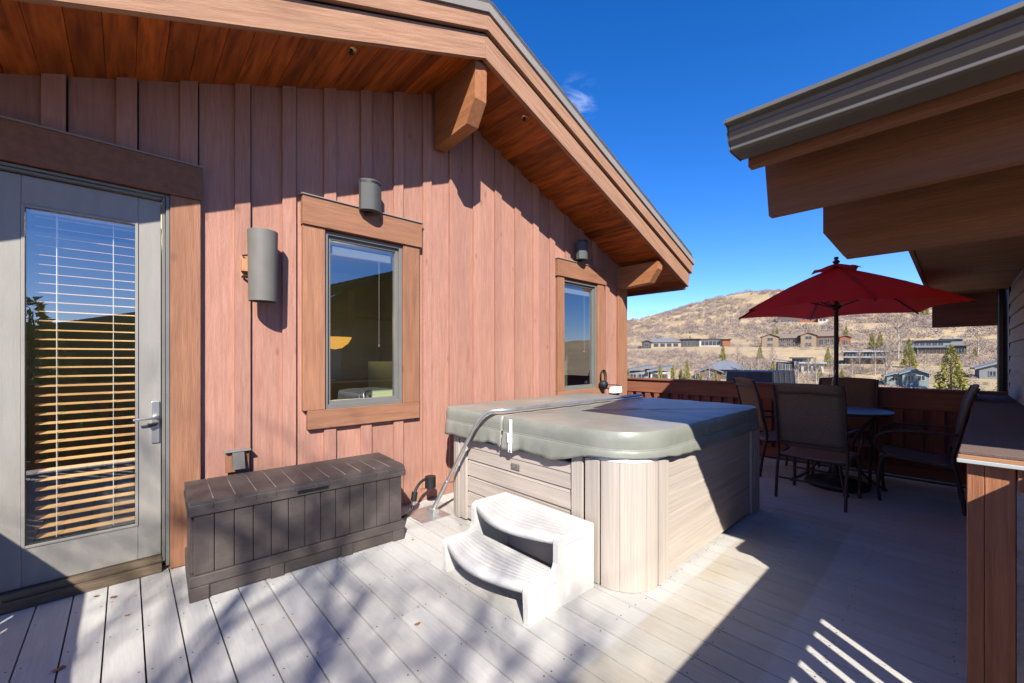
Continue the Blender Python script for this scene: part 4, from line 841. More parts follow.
# cover in two halves with a skirt
CV = thing('tub_cover', ((TX0+TX1)/2, (TY0+TY1)/2, TZ), 'grey green padded vinyl cover on the hot tub, one end in shadow', 'hot tub cover')
HY = 2.33; CT = 0.945
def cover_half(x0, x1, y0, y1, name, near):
    # rounded slab, top slightly bowed: grid top + skirt ring
    nx, ny = 28, 14; vsx = []; q = MB()
    r = 0.16 if near else 0.05
    outl = []
    def corner(cx, cy, rr_, a0):
        return [(cx+rr_*math.cos(R(a0+90*i/8)), cy+rr_*math.sin(R(a0+90*i/8))) for i in range(9)]
    rn, rf = (0.20, 0.02) if near else (0.02, 0.16)
    r0 = 0.36 if near else rn
    outl = corner(x0+r0, y0+r0, r0, 180)+corner(x1-rn, y0+rn, rn, 270)+corner(x1-rf, y1-rf, rf, 0)+corner(x0+rf, y1-rf, rf, 90)
    # densify
    P = []
    for i in range(len(outl)):
        a = Vector(outl[i]); b = Vector(outl[(i+1) % len(outl)]); k = max(1, int((b-a).length/0.03))
        for j in range(k): P.append(a.lerp(b, j/k))
    cx, cy = (x0+x1)/2, (y0+y1)/2; C2 = Vector((cx, cy)); n = len(P)
    rings = []
    for (ins, z) in ((0.0, TZ+.030), (-.004, TZ+.085), (-.002, CT-.035), (.004, CT-.014), (.009, CT-.003), (.018, CT)):
        rr2 = []
        for p in P:
            d = (C2-p); l = d.length; q2 = p+d.normalized()*ins*1.2; wob = .002*math.sin(p.x*23+p.y*19+z*40); rr2.append((q2.x, q2.y, z+wob))
        rings.append(rr2)
    for f in (.35, .65, .88):
        rings.append([(p.x+(C2-p).x*f, p.y+(C2-p).y*f, CT+.010*math.sin(f*1.57)+.003*math.sin(p.x*9+f*5)) for p in P])
    vs_ = [v for r_ in rings for v in r_]+[(cx, cy, CT+.012)]
    fs_ = [(i*n+j, i*n+(j+1) % n, (i+1)*n+(j+1) % n, (i+1)*n+j) for i in range(len(rings)-1) for j in range(n)]
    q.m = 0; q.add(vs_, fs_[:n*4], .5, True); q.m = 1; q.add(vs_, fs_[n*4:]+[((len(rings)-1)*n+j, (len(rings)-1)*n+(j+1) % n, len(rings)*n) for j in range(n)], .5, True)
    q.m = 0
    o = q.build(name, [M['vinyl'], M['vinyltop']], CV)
    # skirt: hangs and flares with soft waves, skip the hinge side
    s_ = MB(); sv = []; sf = []; cols = []
    for j, p in enumerate(P):
        hinge = abs(p.y-HY) < .008
        d = (p-C2).normalized(); nrm = Vector((0, 0))
        a = P[(j+1) % n]-P[j-1]; nrm = Vector((a.y, -a.x)).normalized()
        wv = math.sin(p.x*17+p.y*13)+.6*math.sin(p.x*31-p.y*37)
        corner_lift = 0.0
        dx = min(abs(p.x-x0), abs(p.x-x1)); dyy = min(abs(p.y-y0), abs(p.y-y1))
        if near and p.x < x0+.30 and p.y < y0+.5: corner_lift = .055*max(0, 1-((p.x-x0-.10)**2+(p.y-y0-.10)**2)**.5/.42)
        c_ = []
        sag = .125+.004*wv-.05*max(0, -nrm.y); cd = ((p.x-x0)**2+(p.y-y0)**2)**.5; sag -= (max(0, min(1, (.62-cd)/.3))*(sag-.048) if near else 0)
        fo = math.exp(-((p.y-HY)/.3)**2)*(1 if nrm.x < -.7 else 0); sag += fo*.018*math.sin(p.y*17+.6)
        for k, tt in enumerate((0, .12, .3, .55, .8, 1.0)):
            fold = math.exp(-((p.y-HY)/.33)**2)*(1 if nrm.x < -.7 else 0)
            o_ = tt*fold*(.009*math.sin(p.y*52)+.006*math.sin(p.y*31+1))+.002+.008*math.sin(min(tt*3.3, 1.57))+tt*.004*wv+(.004*tt)
            c_.append((p.x+nrm.x*o_, p.y+nrm.y*o_, TZ+.034-sag*tt))
        cols.append(c_)
    m_ = 6
    for j in range(n):
        if abs(P[j].y-HY) < .012 and abs(P[(j+1) % n].y-HY) < .012: continue
        b = len(sv); sv += cols[j]+cols[(j+1) % n]
        for k in range(m_-1): sf.append((b+k, b+k+1, b+m_+k+1, b+m_+k))
    s_.add(sv, sf, .5, True); so_ = s_.build('skirt', M['vinyl'], o)
    import bmesh as _b
    bm = _b.new(); bm.from_mesh(so_.data); _b.ops.remove_doubles(bm, verts=bm.verts, dist=.0002); bm.to_mesh(so_.data); bm.free()
    so_.data.polygons.foreach_set('use_smooth', [True]*len(so_.data.polygons))
    md = so_.modifiers.new('solid', 'SOLIDIFY'); md.thickness = .004
    # piping seam
    pp = MB(); pp.tube([(p.x, p.y, TZ+.034) for p in P], .005, 6, closed=True); pp.build('piping', M['vinyl'], o)
    return o
cover_half(TX0-.03, TX1+.02, TY0-.035, HY-.002, 'cover_half', True)
cover_half(TX0-.03, TX1+.02, HY+.002, TY1+.02, 'cover_half', False)
q = MB(); q.box((TX0-.050, 2.20, .69), (TX0-.046, 2.232, .93)); q.box((TX0-.060, 2.196, .76), (TX0-.051, 2.24, .83)); q.box((TX0-.056, 2.20, .69), (TX0-.0505, 2.236, .76)); q.build('strap', M['white'], CV, .002)
q = MB(); 
for x in (2.95, 3.13): q.box((x, TY0-.046, .865), (x+.006, TY0-.036, .925))
q.box((2.95, TY0-.05, .885), (3.136, TY0-.040, .908)); q.build('handle', M['vinyl'], CV, .002)

# cover lifter
LF = thing('cover_lifter', (2.0, 3.12, 0), 'steel tube cover lifter arm rising from the deck and lying across the cover', 'cover lifter')
q = MB(); el = bez((1.99, 2.53, .885), (1.995, 2.47, .965), (2.02, 2.42, .985), (2.11, 2.345, .983), 10)
q.tube([(1.985, 3.14, .06), (1.987, 2.84, .465)]+el+[(2.2, 2.335, .982), (3.0, 2.33, .980), (4.1, 2.33, .980)], .0145, 10); q.build('lifting_bar', M['steel'], LF)
q = MB(); q.tube([(1.985, 3.16, .03), (1.986, 2.93, .345)], .019, 10); q.build('sleeve', M['steel'], LF)
q = MB(); q.box((1.80, 3.02, .001), (2.085, 3.34, .006)); q.box((1.955, 3.10, .006), (2.015, 3.20, .05)); q.build('base_plate', M['steel'], LF, .002)
t = thing('hose', (1.95, 3.3, 0), 'dark hose and fitting curling out between the wall and the hot tub', 'hose')
q = MB(); q.tube(bez((2.07, 3.28, .25), (1.95, 3.30, .34), (1.83, 3.24, .20), (1.84, 3.24, .12), 12)+bez((1.84, 3.24, .11), (1.82, 3.22, .03), (1.76, 3.20, .015), (1.66, 3.26, .012), 8)[1:], .013, 8); q.build('tube', M['black'], t)
q = MB(); q.tube([(1.842, 3.24, .13), (1.86, 3.25, .20)], .026, 10); q.build('fitting', M['black'], t); q = MB(); q.tube([(2.03, 3.27, .20), (2.03, 3.27, .30)], .05, 12); q.build('fitting', M['black'], t)
q = MB(); q.tube([(1.838, 3.238, .095), (1.842, 3.24, .125)], .021, 10); q.build('clamp', M['nickel'], t)

# ------------------------------------------------------------ tub steps
SX = thing('tub_steps', (1.78, 1.87, 0), 'white two tread plastic step with curved treads in front of the hot tub', 'steps')
x0, x1, xm = 1.505, 2.065, 1.755; z1_, z2_ = .195, .380
def side_profile(y):
    return [(x0, y, 0), (x1, y, 0), (x1, y, z2_), (x1-.01, y, z2_+.01), (xm+.02, y, z2_+.012), (xm-.015, y, z2_-.004), (xm-.02, y, z2_-.03), (xm-.02, y, z1_+.05), (xm-.035, y, z1_+.018), (xm-.06, y, z1_+.008), (x0+.02, y, z1_+.012), (x0-.005, y, z1_-.005), (x0-.008, y, z1_-.03)]
for ya, ny in ((1.49, -1), (2.235, 1)):
    q = MB(); q.prism(side_profile(ya), (0, .036, 0)); 
    q.build('side_panel', M['step'], SX, .009, seg=3)
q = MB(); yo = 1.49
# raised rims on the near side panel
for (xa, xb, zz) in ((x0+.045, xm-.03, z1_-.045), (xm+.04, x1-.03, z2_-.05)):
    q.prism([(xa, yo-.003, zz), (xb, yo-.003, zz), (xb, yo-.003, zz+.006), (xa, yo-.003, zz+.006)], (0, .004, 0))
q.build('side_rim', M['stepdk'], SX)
def tread(xf, xb, z, bow, ya=1.527, yb=2.234):
    q = MB(); ns = 9; n = 20
    # front edge bows out towards -X
    def xfr(t_, s_): return xf-bow*math.sin(math.pi*t_)*(1-s_)+(xb-xf)*s_
    top = []; 
    prof = []
    for i in range(ns*4+1):
        s_ = i/(ns*4); g = .0011*(1 if i % 4 in (1, 2) else 0); prof.append((s_, g))
    vs_ = []
    for s_, g in prof:
        for j in range(n+1):
            t_ = j/n; vs_.append((xfr(t_, s_), ya+(yb-ya)*t_, z+g-.008*(1-min(1, s_*12))))
    m_ = n+1; fs_ = [(i*m_+j, i*m_+j+1, (i+1)*m_+j+1, (i+1)*m_+j) for i in range(len(prof)-1) for j in range(n)]
    fs_ = [f[::-1] for f in fs_]
    q.add(vs_, fs_, .5)
    # front lip and underside
    lv = []
    for j in range(n+1):
        t_ = j/n; xx = xfr(t_, 0); yy = ya+(yb-ya)*t_; lv += [(xx, yy, z-.008), (xx-.006, yy, z-.018), (xx-.004, yy, z-.045), (xx+.012, yy, z-.046), (xx+.012, yy, z-.012)]
    q.add(lv, [(j*5+k, (j+1)*5+k, (j+1)*5+k+1, j*5+k+1) for j in range(n) for k in range(4)], .5, True)
    uv_ = []
    for j in range(n+1):
        t_ = j/n; yy = ya+(yb-ya)*t_; uv_ += [(xfr(t_, 0)+.012, yy, z-.013), (xb, yy, z-.013)]
    q.add(uv_, [(2*j, 2*j+1, 2*j+3, 2*j+2) for j in range(n)], .5)
    return q.build('tread', M['step'], SX)
tread(x0+.012, xm-.01, z1_+.004, .085); tread(xm-.002, x1-.002, z2_+.004, .10)
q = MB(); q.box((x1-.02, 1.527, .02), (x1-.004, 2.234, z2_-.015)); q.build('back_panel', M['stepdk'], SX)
q = MB(); q.box((xm-.005, 1.527, .10), (xm+.012, 1.60, z1_-.02)); q.box((xm-.005, 2.16, .10), (xm+.012, 2.234, z1_-.02)); q.build('brace', M['step'], SX)

# ------------------------------------------------------------ fallen leaves
lv = [(0.0, 3.02, 'curled brown leaf on the boards in front of the door step'), (-0.215, 2.70, 'largest dry leaf on the shaded boards at the lower left'), (-0.13, 3.38, 'tiny leaf against the door step in the shade'), (1.585, 2.80, 'yellow leaf at the right foot of the storage box'),
      (0.31, 3.2, 'yellow leaf between the door trim and the storage box'), (2.02, 2.78, 'orange leaf at the foot of the hot tub'), (0.62, 1.72, 'small leaf out on the sunny boards'), (1.1, 1.9, 'speck of leaf on the boards before the steps'), (-0.05, 3.30, 'brown leaf near the sill in the sun')]
for i, (x, y, lb) in enumerate(lv):
    q = MB(); a0 = random.random()*6; s_ = (.008+.007*random.random())*(1.5 if 'largest' in lb else 1); pts = []
    for k in range(8):
        a = k*math.pi/4; r_ = s_*(1.5*abs(math.cos(a/2))**.7+.35)*(1 if k % 2 else .75); pts.append((x+r_*math.cos(a+a0), y+.6*r_*math.sin(a+a0), .004+.005*abs(math.sin(a*1.5))))
    q.add(pts+[(x, y, .003)], [(k, (k+1) % 8, 8) for k in range(8)], random.random(), True)
    tag(q.build('fallen_leaf', M['leaf']), lb, 'leaf', 'fallen leaves on the deck')

# ------------------------------------------------------------ railings
RX = 6.5
t = thing('deck_railing', (RX, 1.6, 0), 'brown boarded railing along the far side of the deck, with wide top board', 'railing')
q = MB(); q.box((RX+.0, -0.6, .80), (RX+.04, 5.2, 1.005)); q.build('rail_board', M['rail'], t, .003)
q = MB(); q.box((RX-.03, -0.6, 1.007), (RX+.12, 5.2, 1.035)); q.build('cap_rail', M['rail'], t, .004)
q = MB(); q.box((RX+.0, -0.6, .03), (RX+.04, 5.2, .15)); q.build('bottom_board', M['rail'], t, .003)
q = MB(); y = -0.55
q.box((RX+.055, -0.6, .05), (RX+.075, 5.2, .96)); q.build('backing', M['railv'], t)
q = MB(); y = -0.58; i = 0
while y < 5.1: q.box((RX+.012, y, .152), (RX+.036, y+.09, .798)); y += .165; i += 1
q.build('slat', M['railv'], t, .002)
q = MB(); q.box((RX+.045, 3.0, .04), (RX+.13, 3.09, 1.004)); q.box((RX+.08, 1.2, .04), (RX+.16, 1.29, 1.004)); q.build('post', M['rail'], t)
def open_rail(name, a, b, label, axis):
    t = thing(name, ((a[0]+b[0])/2, (a[1]+b[1])/2, 0), label, 'railing', None)
    q = MB(); q.box((a[0], a[1], .80), (b[0], b[1], 1.03)) ; q.build('rail_board', M['rail'], t, .003)
    q = MB(); 
    if axis == 'x': q.box((a[0], a[1]-.05, 1.032), (b[0], b[1]+.03, 1.068))
    else: q.box((a[0]-.05, a[1], 1.032), (b[0]+.03, b[1], 1.068))
    q.build('cap_rail', M['rail'], t, .004)
    q = MB(); q.box((a[0], a[1], .06), (b[0], b[1], .15)); q.build('bottom_board', M['rail'], t)
    q = MB(); k = 0; u0, u1 = (a[0], b[0]) if axis == 'x' else (a[1], b[1]); u = u0+.035
    while u+.09 < u1:
        if axis == 'x': q.box((u, a[1]+.005, .151), (u+.082, b[1]-.005, .799))
        else: q.box((a[0]+.005, u, .151), (b[0]-.005, u+.082, .799))
        u += .147
    q.build('slat', M['railv'], t)
    if axis == 'x': q = MB(); q.box((b[0]-.20, a[1]-.02, .151), (b[0]-.005, b[1]+.02, .799)); q.build('post', M['rail'], t)  # solid end post added out of view, keeps sun stripes off the siding
open_rail('deck_railing', (-1.02, -0.40, 0), (2.42, -0.36, 0), 'open slatted railing casting the bright stripes on the shaded boards at the right', 'x')
open_rail('deck_railing', (-1.06, -0.355, 0), (-1.02, 3.44, 0), 'open slatted railing left of the door, known by its slat shadows at the door step', 'y')

# ------------------------------------------------------------ half wall with cap, right wing
HW = thing('half_wall', (2.47, -0.04, 0), 'brown trimmed half wall end post with wide dark cap at the right edge', 'half wall')
q = MB(); q.box((2.49, -.078, 0), (2.54, -.032, .957)); q.box((2.49, -.158, 0), (2.54, -.0795, .957)); q.build('corner_board', M['brownv'], HW, .002)
q = MB(); q.box((2.475, -1.1, .87), (2.53, -.162, .957)); q.build('frieze_board', M['brownv'], HW, .002)
q = MB(); z = .0
while z < .86: q.prism([(2.480, -.160, z), (2.498, -.160, z+.128), (2.52, -.160, z+.128), (2.52, -.160, z)], (0, -.9, 0), random.random()); z += .13
q.build('lap_siding', M['lap'], HW)
rt = Matrix.Rotation(R(-2.05), 3, 'Z'); pv = (2.42, 0.0, 1.0)
q = MB(); q.box((2.545, -.055, 0.001), (6.44, -.12, .956), rot=rt, piv=pv); q.build('inner_wall', M['brown'], HW)
q = MB(); q.box((2.465, -1.2, .992), (6.44, -.008, 1.007), rot=rt, piv=pv); q.build('cap_top', M['cap'], HW, .003)
q = MB(); q.box((2.460, -1.2, .976), (6.445, -.005, .9915), rot=rt, piv=pv); q.build('cap_edge_lit', M['plate_litedge'], HW, .002)  # tan strip painted in for the sunlit front of the cap
q = MB(); q.box((2.454, -1.2, .960), (6.45, -.002, .9755), rot=rt, piv=pv); q.build('cap_flashing', M['flash'], HW, .002)

G = thing('house_wing', (4, -2.5, 0), 'right hand house wing with deep brown eave boards, dark porch ceiling and grey lap siding', 'house')
YB = -3.6
q = MB()   # wall above the cap
z = 1.01
while z < 2.02:
    q.prism([(2.80, -.380, z), (2.80, -.360, z), (2.80, -.377, z+.128), (2.80, -.380, z+.128)], (3.68, 0, 0), random.random()); z += .13
q.build('lap_siding', M['lap'], G, .001, seg=1)
q = MB(); q.box((6.482, -.46, .5), (6.498, -.368, 2.10)); q.build('corner_board', M['darkgap'], G)
q = MB(); q.box((2.80, -3.4, -4), (6.48, -.3805, 2.10)); q.build('wall', M['lap'], G)
q = MB(); q.prism([(2.85, -.40, 2.101), (8.6, -.40, 2.101), (8.6, -.40, 4.45), (2.85, -.40, 2.60)], (0, -.05, 0)); q.build('gable_wall', M['brown'], G)
q = MB(); q.tube([(6.71, -.34, 2.1), (6.71, -.34, -.0), (6.71, -.34, -4)], .042, 12); q.build('downspout', mat('downspout_metal', (0.03, 0.025, 0.03), rough=0.3, metal=0.4), G)
# gutter: K profile along Y
g_ = [(1.690, 2.205), (1.545, 2.222), (1.535, 2.212), (1.530, 2.194), (1.558, 2.188), (1.562, 2.168), (1.556, 2.164), (1.566, 2.130), (1.580, 2.110), (1.578, 2.094), (1.592, 2.090), (1.690, 2.092)]
pr = [(round(x*1.1, 4), round(1.38+(2.222-(2.222-z)*.78-1.38)*1.1, 4)) for x, z in g_]
q = MB(); q.prism([(x, .602, z) for x, z in pr], (0, YB-.602, 0), .5); q.build('gutter', M['gutter'], G, .003)
q = MB(); q.prism([(x-.002 if x < 1.8 else x, .604, z-.001) for x, z in pr], (0, .004, 0), .5); q.build('gutter_end', M['gutter'], G)
q = MB(); q.box((1.881, YB, 2.169), (1.925, .585, 2.34)); q.build('fascia_board', M['brown'], G, .002)
q = MB(); q.prism([(2.10, .584, 2.40), (2.10, .584, 2.248), (2.10, .569, 2.013), (2.10, YB, 2.013), (2.10, YB, 2.40)], (.044, 0, 0)); q.build('fascia_board', M['brown'], G, .002)
q = MB(); q.box((1.927, YB, 2.30), (2.098, .566, 2.335)); q.build('eave_soffit', M['brown'], G)
q = MB(); q.prism([(2.607, .462, 2.45), (2.607, .462, 2.02), (2.607, .38, 1.888), (2.607, YB, 1.888), (2.607, YB, 2.45)], (.11, 0, 0)); q.build('beam', M['brown'], G, .004)
q = MB()   # roof slab rising away
sz = lambda x: 2.31+.33*(x-1.86)
q.prism([(1.86, .590, sz(1.86)), (9.0, .590, sz(9.0)), (9.0, .590, sz(9.0)+.16), (1.86, .590, sz(1.86)+.05)], (0, YB-.590, 0)); q.build('roof', M['shingle'], G)
q = MB(); x = 2.73
while x < 6.9: q.box((x, .187, 2.10), (x+.137, -.375, 2.118)); x += .14
q.build('porch_ceiling', M['brown'], G, .002)
q = MB(); q.box((2.73, .18, 2.119), (6.92, -.375, 2.14)); q.build('ceiling_backing', M['brown'], G)
q = MB(); q.box((2.73, .190, 2.092), (6.96, .215, 2.19)); q.build('ceiling_edge_board', M['brown'], G, .002)
q = MB(); q.box((6.93, -.68, 1.735), (6.975, .188, 2.19)); q.build('end_fascia', M['brown'], G, .003)

# metal clad chimney beyond the railing
def lp(px, d): l = (px-512)/413.5*d; return (d*VW[0]+l*RT[0], d*VW[1]+l*RT[1])
cA, cB, cC = Vector(lp(725, 8.7)), Vector(lp(773, 8.3)), Vector(lp(796, 8.9)); cD = cA+(cC-cB)
t = thing('metal_chimney', ((cA.x+cC.x)/2, (cA.y+cC.y)/2, -4), 'dark blue grey standing seam metal clad chimney top just beyond the railing', 'chimney')
M['seam'] = mat('standing_seam', (0.075, 0.080, 0.095), (0.06, 0.064, 0.075), nscale=3, rough=0.35, metal=0.5)
cm_ = (cA+cC)/2; zt = 1.09
def cz(p, f, z): r_ = cm_+(p-cm_)*f; return (r_.x, r_.y, z)
q = MB(); q.add([cz(p, 1.0, -4) for p in (cA, cB, cC, cD)]+[cz(p, 1.0, .6) for p in (cA, cB, cC, cD)]+[cz(p, .95, zt) for p in (cA, cB, cC, cD)],
    [(i, (i+1) % 4, 4+(i+1) % 4, 4+i) for i in range(4)]+[(4+i, 4+(i+1) % 4, 8+(i+1) % 4, 8+i) for i in range(4)]+[(8, 9, 10, 11)]); q.build('cladding', M['seam'], t)
for f in (.06, .30, .54, .78, .99):
    q = MB(); q.tube([Vector(cz(cB, 1.005, .6)).lerp(Vector(cz(cC, 1.005, .6)), f), Vector(cz(cB, .955, zt)).lerp(Vector(cz(cC, .955, zt)), f)], .011, 4); q.build('seam_rib', M['flash'], t)
for f in (.25, .5, .75):
    q = MB(); q.tube([Vector(cz(cA, 1.003, .6)).lerp(Vector(cz(cB, 1.003, .6)), f), Vector(cz(cA, .953, zt)).lerp(Vector(cz(cB, .953, zt)), f)], .006, 4); q.build('seam_rib', M['seam'], t)
q = MB(); q.add([cz(p, .97, zt+.002) for p in (cA, cB, cC, cD)]+[cz(p, .97, zt+.02) for p in (cA, cB, cC, cD)], [(i, (i+1) % 4, 4+(i+1) % 4, 4+i) for i in range(4)]+[(4, 5, 6, 7), (3, 2, 1, 0)]); q.build('cap', M['metal_grey'], t)

# ------------------------------------------------------------ table, umbrella
TC = (5.62, .88)
t = thing('patio_table', (TC[0], TC[1], 0), 'round dark patio table with curved legs under the red umbrella', 'table')
q = MB(); q.lathe([(0.0, .830), (.445, .830), (.45, .827), (.45, .820), (0, .818)], (TC[0], TC[1], 0), 48, smooth=False); q.build('tabletop', M['tabletop'], t)
q = MB(); q.tube([(TC[0]+.46*math.cos(a), TC[1]+.46*math.sin(a), .818) for a in np.linspace(0, 2*math.pi, 49)[:-1]], .014, 8, closed=True); q.build('table_rim', M['chairm'], t)
for k in range(4):
    a = R(20+90*k); c_, s_ = math.cos(a), math.sin(a)
    P = lambda r_, z: (TC[0]+r_*c_, TC[1]+r_*s_, z)
    q = MB(); q.tube(bez(P(.40, .81), P(.26, .72), P(.12, .52), P(.13, .38))+bez(P(.13, .38), P(.14, .24), P(.24, .10), P(.40, .02))[1:], .015, 8); q.lathe([(0, .0), (.025, .0), (.025, .02), (0, .022)], P(.40, 0), 12); q.build('leg', M['chairm'], t)
q = MB(); q.tube([(TC[0]+.135*math.cos(a), TC[1]+.135*math.sin(a), .40) for a in np.linspace(0, 2*math.pi, 25)[:-1]], .010, 6, closed=True); q.build('leg_ring', M['chairm'], t)

U = thing('patio_umbrella', (TC[0], TC[1], 0), 'red six sided market umbrella with small vent top and dark pole', 'umbrella')
q = MB(); q.tube([(TC[0], TC[1], .06), (TC[0], TC[1], 2.40)], .021, 14); q.build('pole', M['dkwood'], U)
q = MB(); q.lathe([(0, .0), (.27, .0), (.285, .015), (.275, .05), (.20, .075), (.05, .10), (.04, .30), (.032, .31), (0, .31)], (TC[0], TC[1], 0.002), 40); q.build('base', M['iron'], U)
q = MB(); q.lathe([(.018, 2.40), (.03, 2.41), (.034, 2.425), (.02, 2.437), (.012, 2.445), (.024, 2.455), (.018, 2.472), (0, 2.478)], (TC[0], TC[1], 0), 16); q.build('finial', M['dkwood'], U)
UR = 1.03; UZ0, UZ1 = 1.885, 2.37; A0 = 24
def canopy(rmax, z0, z1, sag, edge, name, parent, nseg=10, nr=12, rmin=.03, bowv=.07):
    q = MB(); vs_ = []; tot = 6*nseg
    for i in range(nr+1):
        f = rmin/rmax+(1-rmin/rmax)*i/nr
        for j in range(tot):
            a = 60*j/nseg; k = (j % nseg)/nseg; am = R(A0+a); rel = R(((j % nseg)/nseg-.5)*60)
            rr_ = rmax*f*math.cos(R(30))/math.cos(rel)         # straight edge between ribs
            rr_ *= 1-edge*math.sin(math.pi*k)*f**2            # hem curves in
            z = z1-(z1-z0)*f-bowv*0+bowv*math.sin(math.pi*f)*.35+sag*0-sag*math.sin(math.pi*k)*math.sin(math.pi*min(f, .85))*.5
            z += .035*math.sin(math.pi*k)*f**4
            vs_.append((TC[0]+rr_*math.cos(am), TC[1]+rr_*math.sin(am), z))
    fs_ = [(i*tot+j, i*tot+(j+1) % tot, (i+1)*tot+(j+1) % tot, (i+1)*tot+j) for i in range(nr) for j in range(tot)]
    q.add(vs_, fs_, .5, True); o = q.build(name, M['canvas'], parent)
    # keep the rib creases crisp
    return o
cn_ = canopy(UR, UZ0, UZ1, .05, .06, 'canopy', U)
canopy(.235, 2.315, 2.405, .01, .04, 'vent_top', U, rmin=.025, bowv=.02)
for k in range(6):
    a = R(A0+60*k); c_, s_ = math.cos(a), math.sin(a)
    q = MB(); q.tube([(TC[0]+.03*c_, TC[1]+.03*s_, UZ1-.04), (TC[0]+.55*c_, TC[1]+.55*s_, (UZ0+UZ1)/2+.002), (TC[0]+UR*.985*c_, TC[1]+UR*.985*s_, UZ0-.012)], .008, 6); rb = q.build('rib', M['dkwood'], U)
    q = MB(); q.tube([(TC[0]+.035*c_, TC[1]+.035*s_, 1.93), (TC[0]+.55*c_, TC[1]+.55*s_, (UZ0+UZ1)/2-.01)], .007, 6); q.build('strut', M['dkwood'], rb)
q = MB(); q.lathe([(.022, 1.90), (.045, 1.905), (.045, 1.95), (.022, 1.955)], (TC[0], TC[1], 0), 16); q.build('hub', M['dkwood'], U); q = MB(); q.lathe([(.022, 2.30), (.05, 2.305), (.05, 2.34), (.022, 2.345)], (TC[0], TC[1], 0), 16); q.build('hub', M['dkwood'], U)
q = MB(); q.tube(bez((TC[0]-.03, TC[1]+.03, 2.0), (TC[0]-.10, TC[1]+.06, 1.9), (TC[0]-.10, TC[1]+.12, 2.0), (TC[0]-.06, TC[1]+.10, 2.05)), .004, 5); q.tube(bez((TC[0]-.028, TC[1]+.0, 1.25), (TC[0]-.06, TC[1]+.02, 1.15), (TC[0]-.05, TC[1]+.05, 1.05), (TC[0]-.03, TC[1]+.01, 1.0)), .004, 5); q.build('cord', M['cord'], U)

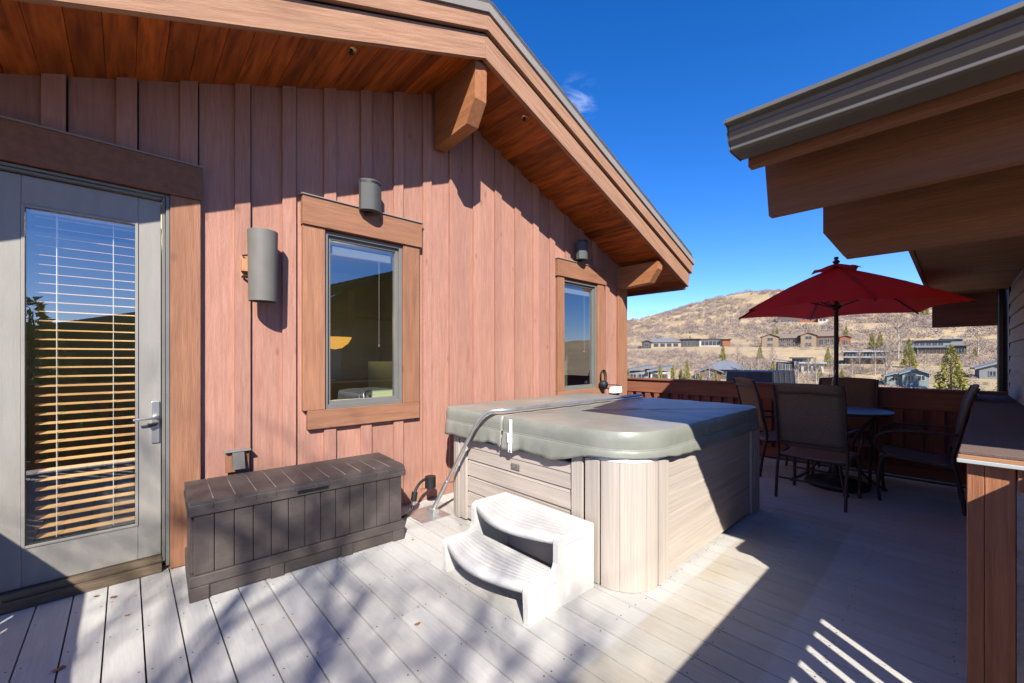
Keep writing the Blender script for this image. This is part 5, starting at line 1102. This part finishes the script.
# ------------------------------------------------------------ patio chairs (local: faces +Y, origin under the seat centre)
def make_chair(label):
    t = thing('patio_chair', (0, 0, 0), label, 'chair', 'sling chairs round the patio table'); W2_ = .275; th = .0125
    # back side rails with a lazy S, running down into the rear legs
    def spt(s): pass
    rail = [(-.40+0, 0, 0)]
    def backpath(x): return [(x, -.30, .0), (x, -.272, .22), (x, -.235, .40), (x, -.225, .50), (x, -.265, .68), (x, -.300, .86), (x, -.330, 1.0), (x, -.375, 1.12)]
    def smooth(p, n=4):
        P = [Vector(a) for a in p]; o = []
        for i in range(len(P)-1):
            p0 = P[max(i-1, 0)]; p1 = P[i]; p2 = P[i+1]; p3 = P[min(i+2, len(P)-1)]
            for k in range(n):
                u = k/n; o.append(.5*((2*p1)+(-p0+p2)*u+(2*p0-5*p1+4*p2-p3)*u*u+(-p0+3*p1-3*p2+p3)*u**3))
        return o+[P[-1]]
    for sx in (-1, 1):
        x = sx*W2_
        q = MB(); q.tube(smooth(backpath(x)), [.0165]*29, 8, flat=.8); q.build('leg', M['chairm'], t, local=True)
        q = MB(); q.tube(smooth([(x, .26, .0), (x, .275, .15), (x, .262, .33), (x, .235, .42), (x, .20, .445)]), .0155, 8); q.build('leg', M['chairm'], t, local=True)
        q = MB(); q.tube(smooth([(x, -.29, .70), (x*1.06, -.12, .70), (x*1.08, .10, .695), (x*1.08, .24, .66), (x*1.07, .295, .58), (x*1.03, .27, .50), (x, .215, .455)]), .0135, 8, flat=1.0); q.build('armrest', M['chairm'], t, local=True)
        q = MB(); q.tube([(x, -.24, .40), (x, .0, .425), (x, .235, .445)], .0145, 8); q.build('seat_rail', M['chairm'], t, local=True)
    for y, z in ((-.350, 1.045), (-.243, .56), (-.22, .405), (.215, .44), (.26, .20), (-.285, .2)):
        q = MB(); dy = -.034 if .5 < z else 0
        q.tube([(-W2_, y, z), (-W2_*.6, y+dy*.8, z), (0, y+dy, z+(.01 if z > .9 else 0)), (W2_*.6, y+dy*.8, z), (W2_, y, z)], .009, 8); q.build('cross_bar', M['chairm'], t, local=True)
    # slings
    q = MB(); bp = [p for p in smooth([(0, -.23, .515), (0, -.262, .68), (0, -.297, .86), (0, -.330, 1.0), (0, -.378, 1.128)])]; n = 8; vs_ = []
    for p in bp:
        for j in range(n+1): u = j/n*2-1; vs_.append((u*(W2_-.012), p.y-.018*(1-u*u), p.z+(.012*(1-u*u) if p == bp[-1] else 0)))
    m_ = n+1; q.add(vs_, [(i*m_+j, i*m_+j+1, (i+1)*m_+j+1, (i+1)*m_+j) for i in range(len(bp)-1) for j in range(n)], .5, True); o = q.build('backrest', M['sling'], t, local=True); sd = o.modifiers.new('s', 'SOLIDIFY'); sd.thickness = .006
    q = MB(); sp_ = [Vector(p) for p in [(0, -.235, .418), (0, -.12, .412), (0, 0, .418), (0, .12, .435), (0, .22, .452), (0, .262, .440), (0, .27, .415)]]; vs_ = []
    for p in sp_:
        for j in range(n+1): u = j/n*2-1; vs_.append((u*(W2_+.008), p.y, p.z-.012*(1-u*u)+.012))
    q.add(vs_, [(i*m_+j, i*m_+j+1, (i+1)*m_+j+1, (i+1)*m_+j) for i in range(len(sp_)-1) for j in range(n)], .5, True); o = q.build('seat', M['slingseat'], t, local=True); sd = o.modifiers.new('s', 'SOLIDIFY'); sd.thickness = .008
    return t
ch = make_chair('patio chair nearest the hot tub, its tan back turned to the viewer')
ch.location = (5.02, .93, 0); ch.rotation_euler = (0, 0, R(-90-3))
spots = [((5.63, .25, 0), 2, 'patio chair in profile at the right, its back against the half wall'),
         ((6.10, .90, 0), 90, 'patio chair at the railing behind the table, facing the viewer'),
         ((5.80, 1.50, 0), 180+40, 'patio chair half hidden behind the hot tub corner')]
for loc, a, lb in spots:
    c2 = copy_tree(ch); c2.location = loc; c2.rotation_euler = (0, 0, R(a)); c2['label'] = lb
